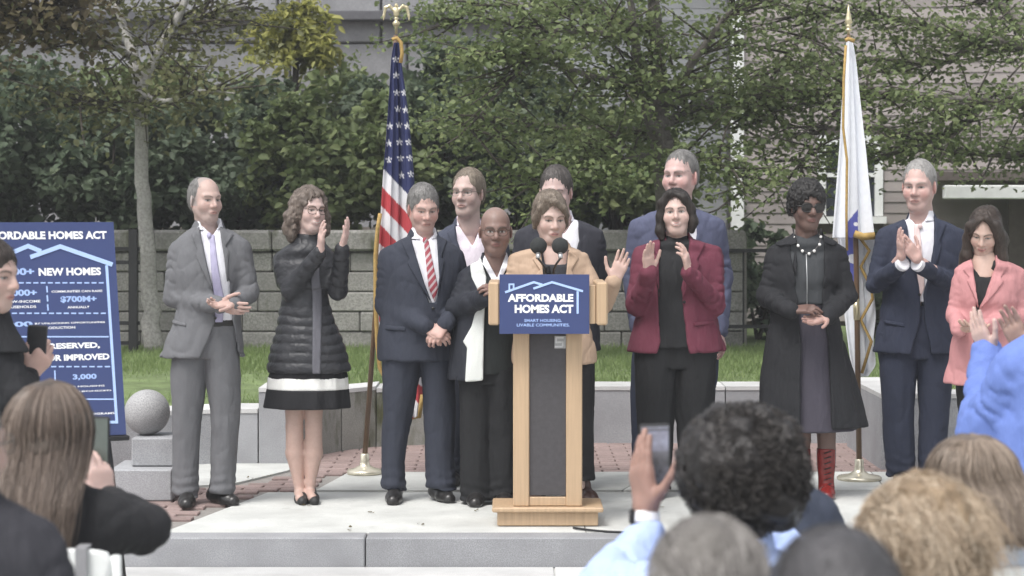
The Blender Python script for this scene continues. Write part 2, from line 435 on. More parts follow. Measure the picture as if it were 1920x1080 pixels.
SLABS = [np.array(q) for q in ([(lx0, yA), (9, yA), (9, yB), (lx1, yB)], [gp(592, 918), (9, yC), (9, yD), gp(655, 884)], [gp(330, 912), gp(440, 905), gp(540, 881), gp(560, 868), gp(340, 866)])]
def inside(p, poly):
    r = False; n = len(poly); j = n - 1
    for i in range(n):
        if (poly[i][1] > p[1]) != (poly[j][1] > p[1]) and p[0] < (poly[j][0] - poly[i][0]) * (p[1] - poly[i][1]) / (poly[j][1] - poly[i][1]) + poly[i][0]: r = not r
        j = i
    return r
# ---- bricks one by one
spots = []
for r, y in enumerate(np.arange(10.31, 14.5, .103)):
    for x in np.arange(-.30 * 14 - .2, .28 * 14, .206):
        xx = x + (.103 if r % 2 else 0)
        if abs(xx) > .243 * y + .15: continue
        cs = [(xx + sx * .1, y + sy * .05) for sx in (-1, 1) for sy in (-1, 1)] + [(xx, y)]
        if any(inside(c, s) for s in SLABS for c in cs): continue
        if y < 12.6 and xx > -1.0: continue
        spots.append((xx, y))
spots.sort(key=lambda q: q[1])
bme = []
for k in range(4):
    o = MB().box((0, 0, 0), (.198 - .002 * k, .096, .05), None, .004)
    m = bpy.data.meshes.new('brick'); m.from_pydata(o.v, [], o.f); m.materials.append(M_BRICK); bme.append(m)
for i, (x, y) in enumerate(spots[:300]):
    o = bpy.data.objects.new('brick', random.choice(bme)); link(o, plaza)
    o.location = (x, y, -.027 + random.uniform(-.0015, .0015)); o.rotation_euler = (random.uniform(-.006, .006), random.uniform(-.006, .006), random.uniform(-.01, .01))
rest = MB()
for x, y in spots[300:]: rest.box((x, y, -.027 + random.uniform(-.0015, .0015)), (.198, .096, .05), None, .004)
if rest.v: tag(rest.build('brick_field', M_BRICK, plaza), kind='stuff')
print('bricks', len(spots))
# ---- low granite wall, block by block
lw = empty('low_granite_wall', (0, 14.2, 0), 'low grey granite seat wall curving behind the speakers in front of the lawn', 'wall')
def block(par, p0, p1, z0, z1, th, mat, name='granite_block', cap=True, q0=None, q1=None):
    (x0, y0), (x1, y1) = p0, p1; d = np.array([x1 - x0, y1 - y0]); ln = np.linalg.norm(d); d /= ln; e = .004
    a = np.array(p0) + d * e; b = np.array(p1) - d * e
    back = np.array([0, th]); ox, oy = par.location[0], par.location[1]
    if cap:
        MB().slab([(a[0] - ox, a[1] - oy), (b[0] - ox, b[1] - oy), (b[0] - ox, b[1] + th - oy), (a[0] - ox, a[1] + th - oy)], z0, z1 - .028).build(name, mat, par)
        MB().slab([(a[0] - ox, a[1] - .006 - oy), (b[0] - ox, b[1] - .006 - oy), (b[0] - ox, b[1] + th - oy), (a[0] - ox, a[1] + th - oy)], z1 - .026, z1).build('cap_stone', M_GRANL, par)
    else:
        MB().slab([(a[0] - ox, a[1] - oy), (b[0] - ox, b[1] - oy), (b[0] - ox, b[1] + th - oy), (a[0] - ox, a[1] + th - oy)], z0, z1).build(name, mat, par)
block(lw, gp(410, 868), gp(484, 868), -.02, .334, .4, M_GRAN); block(lw, gp(330, 872), gp(409, 868), -.02, .334, .4, M_GRAN); block(lw, gp(180, 884), gp(329, 872), -.02, .334, .4, M_GRAN); block(lw, gp(0, 900), gp(179, 884), -.02, .334, .4, M_GRAN); block(lw, gp(-180, 916), gp(-1, 900), -.02, .334, .4, M_GRAN)
pts = [(484, 868), (542, 868), (585, 856), (640, 845), (705, 837), (860, 831), (1020, 830), (1200, 830), (1360, 830), (1520, 830), (1650, 831)]
zt = [.466, .458, .445, .43, .40, .385, .38, .38, .38, .38, .38]
for i in range(len(pts) - 1):
    block(lw, gp(*pts[i]), gp(*pts[i + 1]), -.02, zt[i + 1] if i else .466, .4, M_GRAN if i in (0, 5, 6, 7, 8, 9) else M_MOSS)
block(lw, gp(1651, 880), gp(1800, 880), -.02, .455, 1.3, M_GRAN); block(lw, gp(1801, 880), gp(1960, 880), -.02, .45, .4, M_GRAN); block(lw, gp(1961, 880), gp(2120, 880), -.02, .45, .4, M_GRAN)
for k in range(5): block(lw, gp(2121 + 200 * k, 880), gp(2320 + 200 * k, 880), -.02, .45, .4, M_GRAN)
for k in range(4): block(lw, gp(-380 - 200 * k, 916), gp(-181 - 200 * k, 916), -.02, .334, .4, M_GRAN)
# ---- lawn
lv = [(-9, 12.4, .30), (-1.9, 13.45, .30), (-.9, 14.5, .31), (2.3, 14.5, .31), (2.6, 14.45, .33), (9, 14.2, .33), (-9, 15.2, .41), (9, 15.2, .41), (-9, 30, .44), (9, 30, .44), (0, 15.2, .41), (0, 30, .44), (-1.3, 15.2, .41)]
lawn = mesh_py('lawn', lv, [(0, 1, 12, 6), (1, 2, 10, 12), (2, 3, 10), (3, 4, 5, 7, 10), (6, 12, 10, 11, 8), (10, 7, 9, 11)], M_GRASSG); tag(lawn, kind='structure')
def ribbons(roots, tips, w):
    n = len(roots); d = tips - roots; s = np.cross(d, RNG.normal(size=(n, 3))); s /= np.linalg.norm(s, axis=1)[:, None] + 1e-9
    mid = roots + d * .55 + np.array([0, 0, .15]) * np.linalg.norm(d, axis=1)[:, None] * .3
    v = np.stack([roots - s * w, roots + s * w, mid + s * w * .7, mid - s * w * .7, tips], 1).reshape(-1, 3); b = np.arange(n)[:, None] * 5
    return v, np.concatenate([b + np.array([0, 1, 2]), b + np.array([0, 2, 3]), b + np.array([3, 2, 4])])
def leafmat(name, c1, c2, c3, rough=.55):
    if name in MATS: return MATS[name]
    m, t, b = _new(name); ge = t.nodes.new('ShaderNodeNewGeometry'); r = t.nodes.new('ShaderNodeValToRGB')
    r.color_ramp.elements[0].color = (*c1, 1); r.color_ramp.elements[1].color = (*c3, 1); e = r.color_ramp.elements.new(.55); e.color = (*c2, 1)
    t.links.new(ge.outputs['Random Per Island'], r.inputs[0])
    base = mix(t, ramp(t, noise(t, 2.2, 3), .3, .7), r.outputs[0], tuple(x * .8 for x in c2))
    t.links.new(base, b.inputs['Base Color']); b.inputs['Roughness'].default_value = rough; b.inputs['Specular IOR Level'].default_value = .35
    tr = t.nodes.new('ShaderNodeBsdfTranslucent'); t.links.new(base, tr.inputs[0]); ms = t.nodes.new('ShaderNodeMixShader'); ms.inputs[0].default_value = .4
    out = t.nodes['Material Output']; t.links.new(b.outputs[0], ms.inputs[1]); t.links.new(tr.outputs[0], ms.inputs[2]); t.links.new(ms.outputs[0], out.inputs[0])
    MATS[name] = m; return m
M_BLADE = leafmat('grass_blade', (.16, .235, .085), (.24, .32, .125), (.33, .40, .18))
n = 70000; ry = 13.6 + (17.7 - 13.6) * RNG.random(n); rx = (RNG.random(n) * 2 - 1) * (.245 * ry + .3)
rz = np.where(ry > 15.2, .41, .31 + (ry - 14.4) * .12).clip(.3, .42); keep = (ry > 14.65) | (rx < -1.35) | (rx > 2.7); rx, ry, rz = rx[keep], ry[keep], rz[keep]
ro = np.stack([rx, ry, rz - .01], 1); tp = ro + np.stack([RNG.normal(0, .022, len(rx)), RNG.normal(0, .022, len(rx)), .03 + .055 * RNG.random(len(rx))**1.5], 1)
v, f = ribbons(ro, tp, .0035); tag(mesh_np('grass', v, f, M_BLADE, None, False), 'short green lawn grass behind the low granite wall', 'grass', kind='stuff')
# ---- retaining wall of rough stone blocks
rwY = 17.8
rw = empty('stone_retaining_wall', (0, rwY, .4), 'weathered grey stone block retaining wall holding back the shrubs', 'wall')
MB().box((-1.6, .3, .45), (7.2, .3, 1.0)).build('wall_core', M_MORT, rw)
z = -.02
for r in range(5):
    h = .168; x = -5.2 + random.uniform(0, .3)
    while x < 1.9:
        w = min(random.uniform(.32, .72), 1.96 - x)
        MB().box((x + w / 2, .1 + random.uniform(-.012, .012), z + h / 2), (w - .007, .3, h - .008), None, .010).build('stone_block', M_RET, rw)
        x += w
    z += h
x = -5.3
while x < 1.9:
    w = min(random.uniform(.8, 1.25), 1.97 - x); MB().box((x + w / 2, .12, z + .095), (w - .008, .46, .175), None, .02).build('cap_stone', M_RET, rw); x += w
te = MB().slab([(-12, 18.1), (2.0, 18.1), (2.0, 40), (-12, 40)], .3, 1.37).build('terrace', M_EARTH); tag(te, kind='structure')
# ---- iron fence pieces
def fence(name, label, x0, x1, y, z0, z1, posts, rails):
    o = empty(name, (x0, y, z0), label, 'fence', 'black iron fence pieces')
    for r in rails: MB().box(((x1 - x0) / 2, 0, r), (x1 - x0, .03, .03)).build('rail', M_BLACK, o)
    for p, w in posts: MB().box((p, -.002, (z1 - z0) / 2), (w, w, z1 - z0), None, .004).build('post', M_BLACK, o)
    n = int((x1 - x0) / .16)
    for i in range(n): MB().box(((i + .5) * .16, .002, (z1 - z0) / 2), (.014, .014, z1 - z0 - .06)).build('picket', M_BLACK, o)
a, b = W(150, 640, 17.0)[0], W(262, 640, 17.0)[0]
fence('iron_fence', 'black iron fence with thick post beside the left tree trunk', a, b, 17.0, .40, W(0, 430, 17.0)[2], [(b - a - .05, .07), (.03, .04)], [.1, .26, .75, .86])
a, b = W(1340, 640, 17.6)[0], W(1446, 640, 17.6)[0]
fence('iron_fence', 'black iron rail fence between the maroon blazer and the long black coat', a, b, 17.6, .40, W(0, 466, 17.6)[2], [(.02, .05)], [.2, .835])
# ---- granite ball and its pedestal
gb = empty('granite_pedestal', (*gp(276, 938), 0), 'stepped granite pedestal at the end of the steps under a stone ball', 'pedestal')
ox, oy = gb.location[0], gb.location[1]; s = FPX / oy
MB().box((-.03, .18, .085), (.34, .44, .17), None, .008).build('base_block', M_GRAN, gb)
MB().box((.02, .24, .25), (.24, .32, .155), None, .008).build('upper_block', M_GRAN, gb)
mb = MB(); prof = [(max(.001, .125 * math.sin(math.pi * i / 24)), .125 - .125 * math.cos(math.pi * i / 24)) for i in range(25)]
ball = mb.lathe(prof, (0, 0, 0), 40).build('granite_ball', M_BALL, None, True); bp = W(276, 770, oy + .24); ball.location = (bp[0], oy + .24, .327)
tag(ball, 'speckled grey granite ball resting on the pedestal beside the navy poster', 'stone ball')

# ---- house with clapboard siding
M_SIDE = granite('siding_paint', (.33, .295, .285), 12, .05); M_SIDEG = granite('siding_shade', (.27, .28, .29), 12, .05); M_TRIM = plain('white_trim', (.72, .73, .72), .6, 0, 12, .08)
M_GLASS = plain('dark_pane', (.03, .035, .045), .08, 0, 3, .2); M_PORCH = plain('porch_dark', (.12, .1, .09), .8)
HYs = 21.0; hx = W(1382, 0, HYs)[0]; hxr = 7.6
house = empty('clapboard_house', (hx, HYs, .42), 'dusty pink clapboard house with white corner board behind the right trees', 'house')
MB().box(((hxr - hx) / 2, 3.05, 2.5), (hxr - hx - .1, 6, 5.0)).build('wall_core', M_PORCH, house)
def plank(x0, x1, z, mat=M_SIDE, y=0.0): 
    MB().add([(x0, y + .02, z), (x1, y + .02, z), (x1, y - .004, z), (x0, y - .004, z), (x0, y + .02, z + .112), (x1, y + .02, z + .112), (x1, y + .008, z + .112), (x0, y + .008, z + .112)],
             [(0, 1, 2, 3), (3, 2, 6, 7), (7, 6, 5, 4), (0, 3, 7, 4), (1, 5, 6, 2), (0, 4, 5, 1)]).build('plank', mat, house)
wx0, wx1, wz0, wz1 = W(1548, 0, HYs)[0] - hx, W(1640, 0, HYs)[0] - hx, W(0, 405, HYs)[2] - .42, W(0, 270, HYs)[2] - .42
for i in range(44):
    z = .05 + i * .108
    if z + .11 < wz0 - .08 or z > wz1 + .1: plank(.06, hxr - hx, z)
    else: plank(.06, wx0 - .09, z); plank(wx1 + .09, hxr - hx, z)
MB().box((0, -.02, 2.5), (.125, .07, 5.0)).build('corner_board', M_TRIM, house)
win = MB().box(((wx0 + wx1) / 2, .03, (wz0 + wz1) / 2), (wx1 - wx0, .02, wz1 - wz0)).build('window', M_GLASS, house)
for c, d in ((((wx0 + wx1) / 2, .0, wz0 - .04), (wx1 - wx0 + .22, .1, .07)), (((wx0 + wx1) / 2, .0, wz1 + .04), (wx1 - wx0 + .16, .06, .09)), ((wx0 - .04, .0, (wz0 + wz1) / 2), (.08, .05, wz1 - wz0)), ((wx1 + .04, .0, (wz0 + wz1) / 2), (.08, .05, wz1 - wz0)), (((wx0 + wx1) / 2, .012, (wz0 + wz1) / 2 + .05), (wx1 - wx0, .03, .04))):
    MB().box(c, d).build('window_frame', M_TRIM, win)
# the shaded flank of the house, running back
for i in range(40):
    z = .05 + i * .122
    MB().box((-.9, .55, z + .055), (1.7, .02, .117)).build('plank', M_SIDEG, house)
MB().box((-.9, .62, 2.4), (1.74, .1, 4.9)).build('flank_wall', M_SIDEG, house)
# porch to the right
px0 = W(1765, 0, 20)[0] - hx
p = empty('porch', (px0, -1.2, 0), parent=house)
MB().box((1.2, .1, W(0, 360, 19.8)[2] - .42), (2.4, .12, .13), None, .01).build('porch_beam', M_TRIM, p); MB().box((1.2, .7, W(0, 330, 19.8)[2] - .42), (2.5, 1.3, .08)).build('porch_roof', M_PORCH, p)
MB().box((.86, .1, .8), (.1, .1, 1.62)).build('porch_post', M_TRIM, p); MB().box((1.3, .9, .75), (1.0, .05, 1.5)).build('porch_recess', M_PORCH, p)  # last box: dark panel standing for the dark recess under the beam
# ---- big stone building far left
M_BLD = granite('building_stone', (.30, .30, .31), 30, .08)
bl = empty('stone_building', (-3.2, 27, 1.3), 'pale grey stone building with a dark ledge behind the shrubs', 'building')
MB().box((0, .6, 2.0), (9.2, 1.0, 4.0)).build('wall_core', M_MORT, bl)
for r in range(6):
    x = -4.6 - random.uniform(0, .6); zz = -.05 + r * .62
    while x < 4.4:
        w = random.uniform(.95, 1.5); MB().box((x + w / 2, .1, zz + .3), (w - .03, .3, .595), None, .015).build('stone_block', M_BLD, bl); x += w
MB().box((0, -.06, 3.0 - .02 - .22), (9.2, .4, .12), None, .01).build('ledge', plain('ledge_dark', (.1, .1, .11), .8), bl)

# ================================================================== trees and shrubs
def leaves(cen, size, updir=.5, hang=0.0, asp=.42):
    n = len(cen); d = RNG.normal(size=(n, 3)); d[:, 2] = d[:, 2] * .5 - hang; d /= np.linalg.norm(d, axis=1)[:, None]
    up = RNG.normal(size=(n, 3)) * (1 - updir) + np.array([0, 0, 1.0]) * updir * 2; s = np.cross(d, up); s /= np.linalg.norm(s, axis=1)[:, None] + 1e-9; nn = np.cross(s, d)
    L_ = (size * (.65 + .7 * RNG.random(n)))[:, None]; w = L_ * asp; b = cen
    fold = nn * L_ * .12
    v = np.stack([b, b + d * L_ * .3 + s * w * .85 + fold, b + d * L_ * .68 + s * w * .7 + fold, b + d * L_ - nn * L_ * .12, b + d * L_ * .68 - s * w * .7 + fold, b + d * L_ * .3 - s * w * .85 + fold], 1).reshape(-1, 3)
    k = np.arange(n)[:, None] * 6
    return v, np.concatenate([k + np.array([0, 1, 2, 3]), k + np.array([0, 3, 4, 5])])
M_BARK = granite('bark', (.16, .145, .13), 40, .3); M_BARKL = granite('bark_pale', (.42, .405, .385), 40, .25); M_TWIG = granite('twig', (.07, .06, .05), 40, .3)
LF = {'dark': leafmat('leaf_dark', (.065, .10, .06), (.115, .155, .095), (.20, .24, .155)),
      'mid': leafmat('leaf_mid', (.10, .145, .058), (.185, .235, .10), (.32, .36, .165)),
      'olive': leafmat('leaf_olive', (.10, .115, .055), (.165, .175, .08), (.25, .24, .12)),
      'yellow': leafmat('leaf_yellow', (.24, .26, .07), (.36, .36, .10), (.46, .44, .15)),
      'brown': leafmat('leaf_brown', (.09, .07, .045), (.15, .125, .07), (.22, .19, .11))}
def shrub(name, label, c, r, nl, size, mat, seed, group=None, base=None):
    """clumped leaf mass on visible stems; c = crown centre, r = radii"""
    rg = np.random.default_rng(seed); c = np.array(c, float); r = np.array(r, float)
    bz = base if base is not None else c[2] - r[2]
    root = empty(name, (c[0], c[1], bz), label, 'shrub', group); o = np.array([c[0], c[1], bz])
    nc = max(14, int(nl / 90)); u = rg.normal(size=(nc, 3)); u /= np.linalg.norm(u, axis=1)[:, None]
    cl = u * (rg.random(nc)**.33 * .95)[:, None]; cl = cl[cl[:, 2] > -.92]; nc = len(cl)
    ci = rg.integers(0, nc, nl); cr = .16 + .14 * rg.random(nc)
    off = rg.normal(size=(nl, 3)); off /= np.linalg.norm(off, axis=1)[:, None]; off *= (rg.random(nl)**.5 * cr[ci])[:, None]
    P = (cl[ci] + off) * r + (c - o); P = P[P[:, 2] > .02]
    v, f = leaves(P, size, .35, .35); mesh_np('foliage', v, f, mat, root, False)
    mb = MB()
    for i in range(9):
        t = cl[rg.integers(0, nc)] * r * .8 + (c - o); m = t * .5 + rg.normal(size=3) * .06; m[2] = t[2] * .55
        mb.tube([np.array([rg.normal() * .06, rg.normal() * .06, -.02]), m, t], [.022, .015, .006], 6)
    mb.build('stem', M_TWIG, root, True); return root
sh = [(-4.75, 19.6, 2.2, 1.0, .9, 1.05, 7000, 'dark', 'dark green broadleaf shrub at the far left above the poster'),
      (-3.55, 19.3, 1.85, .85, .7, .62, 4200, 'dark', 'dark green shrub growing behind the pale tree trunk on the left'),
      (-2.6, 19.5, 2.05, 1.0, .8, .75, 6000, 'dark', 'dense dark shrub above the head of the grey suited man'),
      (-1.55, 19.0, 2.0, .85, .7, .78, 5500, 'mid', 'broadleaf shrub hanging over the stone wall behind the curly haired woman'),
      (-1.75, 20.6, 2.35, 1.1, .8, .75, 4600, 'mid', 'tall green shrub under the yellow tree, left of the striped flag'),
      (-.75, 19.6, 2.25, .85, .8, .88, 6500, 'dark', 'tall dark shrub directly behind the striped flag'),
      (.15, 19.3, 2.05, .75, .7, .85, 5500, 'dark', 'dark shrub behind the man with thin glasses'),
      (1.0, 19.4, 1.85, .8, .7, .75, 4500, 'mid', 'low green shrub behind the head of the speaker'),
      (-3.9, 21.5, 2.45, 1.2, .8, .75, 4200, 'mid', 'tall loose shrub behind the branches of the left tree')]
for i, (x, y, z, rx, ry_, rz_, nl, mt, lb) in enumerate(sh): shrub('shrub', lb, (x, y, z), (rx, ry_, rz_), int(nl * 1.15), .088, LF[mt], 20 + i, 'shrubs above the stone retaining wall', base=1.36)
for i, (px, y, zc, rx, rz_, lb) in enumerate([(1372, 18.6, .95, .26, .55, 'narrow dark bush beside the white corner board of the house'), (1440, 18.9, .95, .40, .55, 'rounded dark bush against the pink clapboards left of the long black coat'), (1655, 19.0, .9, .35, .5, 'small bush at the house foot seen beside the white flag')]):
    shrub('bush', lb, (W(px, 0, y)[0], y, zc), (rx, .35, rz_), 1500, .085, LF['dark'], 50 + i, 'bushes at the foot of the house', base=.40)

def tree(name, label, base, limbs, mat, leaf_n, lsize, lmat, seed, flat=.45, spread=.34, cat='tree', hang=.25, extra=None, keep=.62):
    """limbs: polylines of (x,y,z,r) in world; leaves gather in flat sprays round the twigs that grow from the limbs"""
    rg = np.random.default_rng(seed); o = np.array(base, float); root = empty(name, base, label, cat); mb = MB(); tips = []
    for lm in limbs:
        P = [np.array(q[:3]) - o for q in lm]; R = [q[3] for q in lm]
        # resample smooth
        t = np.linspace(0, len(P) - 1, (len(P) - 1) * 5 + 1); A = np.array(P); Q = np.stack([pchip(np.arange(len(P)), A[:, i], t) for i in range(3)], 1); RR = np.interp(t, np.arange(len(P)), R)
        Q[1:-1] += rg.normal(size=(len(Q) - 2, 3)) * RR[1:-1, None] * .08
        mb.tube(list(Q), list(RR), 10)
        for i in range(len(Q)):
            if RR[i] < .05: tips.append((Q[i], Q[i] - Q[max(i - 1, 0)] if i else Q[1] - Q[0]))
    mb.build('trunk', mat, root, True)
    if not tips: return root
    tw = MB(); cen = []
    for (p, d) in tips:
        if rg.random() > keep: continue
        for k in range(3):
            dd = d / (np.linalg.norm(d) + 1e-9) + rg.normal(size=3) * .9; dd[2] = dd[2] * .45 + .05; dd /= np.linalg.norm(dd)
            ln = rg.uniform(.3, .75); e = p + dd * ln; m = p + dd * ln * .5 + rg.normal(size=3) * .03; tw.tube([p, m, e], [.012, .008, .003], 5)
            for q in np.linspace(.25, 1.05, 5): cen.append(p + (e - p) * q)
    if extra is not None: cen += [np.array(q) - o for q in extra]
    twigs = tw.build('twig', M_TWIG, root, True)
    cen = np.array(cen); ci = rg.integers(0, len(cen), leaf_n)
    off = rg.normal(size=(leaf_n, 3)) * np.array([spread, spread, spread * flat]) * .5
    v, f = leaves(cen[ci] + off, lsize, .55, hang); mesh_np('crown', v, f, lmat, root, False); return root
def Wz(px, py, Y, r): return (*W(px, py, Y), r)
Y1 = 17.3
b1 = W(288, 668, Y1)
tree('tree', 'slender pale trunked tree with sparse yellowing leaves on the left', (b1[0], Y1, .38),
     [[(b1[0], Y1, .38, .085), Wz(281, 560, Y1, .070), Wz(273, 420, Y1, .062), Wz(266, 290, Y1, .056), Wz(264, 165, Y1, .052)],
      [Wz(264, 170, Y1, .055), Wz(290, 110, Y1, .045), Wz(330, 40, Y1, .035), Wz(370, -60, Y1, .025), Wz(400, -200, Y1, .012)],
      [Wz(264, 170, Y1, .055), Wz(248, 100, Y1 + .2, .045), Wz(225, 30, Y1 + .3, .032), Wz(190, -80, Y1 + .4, .02)],
      [Wz(250, 110, Y1, .035), Wz(190, 70, Y1 - .3, .025), Wz(110, 40, Y1 - .5, .016), Wz(30, 30, Y1 - .6, .008)],
      [Wz(262, 175, Y1, .03), Wz(310, 190, Y1 - .4, .02), Wz(380, 170, Y1 - .6, .012), Wz(440, 175, Y1 - .7, .006)],
      [Wz(262, 215, Y1, .025), Wz(215, 205, Y1 - .4, .016), Wz(150, 190, Y1 - .6, .008)],
      [Wz(320, 55, Y1, .03), Wz(380, 30, Y1 + .2, .02), Wz(460, 10, Y1 + .3, .01)]], M_BARKL, 3600, .056, LF['olive'], 3, .5, .36)
Y2 = 16.9
def rt(px, py, dy, r): return Wz(px, py, Y2 + dy, r)
b2 = W(1262, 662, Y2)
tree('tree', 'broad branching tree with layered green leaves behind the tall man', (b2[0], Y2, .40),
     [[(b2[0], Y2, .40, .15), rt(1258, 480, 0, .12), rt(1250, 330, 0, .105), rt(1242, 260, 0, .10)],
      [rt(1242, 265, 0, .085), rt(1236, 180, 0, .075), rt(1232, 90, 0, .06), rt(1225, -20, 0, .048), rt(1215, -220, 0, .02)],
      [rt(1240, 270, 0, .07), rt(1215, 220, -.2, .05), rt(1195, 150, -.3, .042), rt(1190, 60, -.4, .035), rt(1170, -60, -.5, .02)],
      [rt(1200, 155, -.3, .04), rt(1140, 150, -.6, .032), rt(1080, 135, -.8, .022), rt(1000, 110, -1.0, .012), rt(930, 105, -1.1, .006)],
      [rt(1240, 250, 0, .05), rt(1170, 245, .4, .035), rt(1080, 240, .6, .022), rt(980, 230, .7, .012), rt(890, 250, .8, .006)],
      [rt(1245, 200, 0, .045), rt(1290, 130, -.3, .035), rt(1340, 60, -.5, .025), rt(1400, -20, -.6, .012)],
      [rt(1245, 235, 0, .045), rt(1310, 200, .2, .032), rt(1390, 190, .4, .02), rt(1470, 210, .5, .008)],
      [rt(1235, 285, 0, .04), rt(1170, 300, -.5, .026), rt(1090, 320, -.8, .015), rt(1020, 340, -1.0, .006)],
      [rt(1225, 60, 0, .045), rt(1130, 30, .2, .03), rt(1020, 10, .3, .02), rt(900, 10, .4, .01), rt(860, 40, .4, .006)],
      [rt(1190, 70, -.4, .03), rt(1090, 60, -.9, .02), rt(970, 50, -1.1, .01)],
      [rt(1250, 300, 0, .035), rt(1310, 300, -.4, .022), rt(1390, 330, -.6, .01), rt(1420, 380, -.6, .005)],
      [rt(1000, 110, -1.0, .012), rt(930, 180, -1.0, .008), rt(880, 240, -1.0, .005)]], M_BARK, 16000, .050, LF['mid'], 5, .30, .27)
Y3 = 18.2
def r3(px, py, dy, r): return Wz(px, py, Y3 + dy, r)
b3 = W(2090, 660, Y3)
tree('tree', 'spreading green tree leaning in from the right edge over the clapboard house', (b3[0], Y3, .40),
     [[(b3[0], Y3, .40, .15), r3(2080, 450, 0, .12), r3(2060, 250, 0, .10), r3(2040, 120, 0, .08)],
      [r3(2040, 130, 0, .06), r3(1950, 90, -.3, .045), r3(1840, 70, -.5, .035), r3(1710, 40, -.6, .025), r3(1560, 20, -.7, .015), r3(1430, 40, -.7, .006)],
      [r3(2050, 200, 0, .06), r3(1960, 200, -.6, .045), r3(1850, 190, -.9, .032), r3(1730, 180, -1.1, .022), r3(1600, 170, -1.2, .012), r3(1490, 190, -1.2, .006)],
      [r3(2060, 260, 0, .05), r3(1950, 290, .3, .035), r3(1840, 290, .5, .022), r3(1740, 280, .6, .012), r3(1640, 290, .6, .006)],
      [r3(1850, 190, -.9, .03), r3(1790, 250, -1.0, .02), r3(1700, 280, -1.1, .008)],
      [r3(1840, 70, -.5, .03), r3(1760, 120, -.2, .02), r3(1650, 110, 0, .012), r3(1520, 120, .1, .006)],
      [r3(1950, 90, -.3, .04), r3(1880, 10, 0, .03), r3(1780, -60, .1, .02), r3(1600, -80, .2, .008)],
      [r3(1600, 170, -1.2, .012), r3(1540, 250, -1.2, .008), r3(1500, 310, -1.2, .005)],
      [r3(1560, 20, -.7, .015), r3(1480, 100, -.8, .008), r3(1440, 180, -.8, .005), r3(1425, 260, -.8, .004)]], M_BARK, 12500, .050, LF['mid'], 9, .35, .30, keep=.8)
# small yellow tree with drooping compound leaves
Y4 = 20.0; b4 = W(545, 460, Y4); root = empty('yellow_tree', (b4[0], Y4, 1.36), 'small bright yellow-green tree with drooping feathery leaves', 'tree')
o4 = np.array(root.location); mb = MB(); mb.tube([np.zeros(3), W(552, 250, Y4) - o4, W(556, 60, Y4) - o4, W(560, -20, Y4) - o4], [.05, .04, .025, .015], 8); mb.build('trunk', M_TWIG, root, True)
cen = []; rg = np.random.default_rng(4)
for i in range(46):
    st = W(556 + rg.uniform(-12, 12), rg.uniform(0, 95), Y4) - o4; a = rg.uniform(0, 6.28); ln = rg.uniform(.25, .5)
    for t in np.linspace(.12, 1, 13): cen.append(st + np.array([math.cos(a) * ln * t, math.sin(a) * ln * t * .8, .06 * t - .26 * t * t]))
cen = np.repeat(np.array(cen), 3, 0) + rg.normal(size=(46 * 39, 3)) * .02
v, f = leaves(cen, .10, .4, .5, .26); mesh_np('crown', v, f, LF['yellow'], root, False)
# brownish seed clusters at the upper left
Y5 = 16.6; b5 = W(-160, 660, Y5)
tree('tree', 'tree with brown withered seed clusters reaching in at the top left corner', (b5[0], Y5, .40),
     [[(b5[0], Y5, .40, .1), Wz(-150, 300, Y5, .08), Wz(-120, 60, Y5, .06)], [Wz(-125, 90, Y5, .045), Wz(-40, 50, Y5, .03), Wz(40, 40, Y5, .02), Wz(110, 60, Y5, .008)],
      [Wz(-125, 60, Y5, .045), Wz(-60, -20, Y5, .03), Wz(20, -40, Y5, .02), Wz(90, 0, Y5, .008)]], M_BARK, 2200, .075, LF['brown'], 11, .7, .3)

# ---- fallen leaves on the slabs
lit = np.array([[*gp(*q), .004] for q in ((893, 956), (662, 992), (575, 948), (790, 985), (700, 960), (1240, 950), (420, 902), (470, 898), (510, 891), (445, 904))])
v, f = leaves(np.repeat(lit, 2, 0) + RNG.normal(size=(len(lit) * 2, 3)) * np.array([.015, .03, 0]), .024, .9, 0, .4); v[:, 2] = np.abs(v[:, 2] - .004) * .4 + .002; tag(mesh_np('fallen_leaves', v, f, LF['brown'], None, False), 'scattered dry brown leaves lying on the pale slabs', 'leaves', kind='stuff')
# ---- air: thin haze volume added to lift the dark tones
hb = MB().box((0, 27, 8), (64, 74, 20)).build('haze', None, None); hb['kind'] = 'stuff'
hm = bpy.data.materials.new('haze'); hm.use_nodes = True; t = hm.node_tree; t.nodes.remove(t.nodes['Principled BSDF']); pv = t.nodes.new('ShaderNodeVolumePrincipled'); pv.inputs['Color'].default_value = (.9, .92, .95, 1); pv.inputs['Density'].default_value = .0020; pv.inputs['Anisotropy'].default_value = .0
t.links.new(pv.outputs[0], t.nodes['Material Output'].inputs['Volume']); hb.data.materials.append(hm); hb.location = (0, 0, 0); tag(hb, 'thin pale haze added over the square to lift the dark tones', 'haze', kind='stuff')
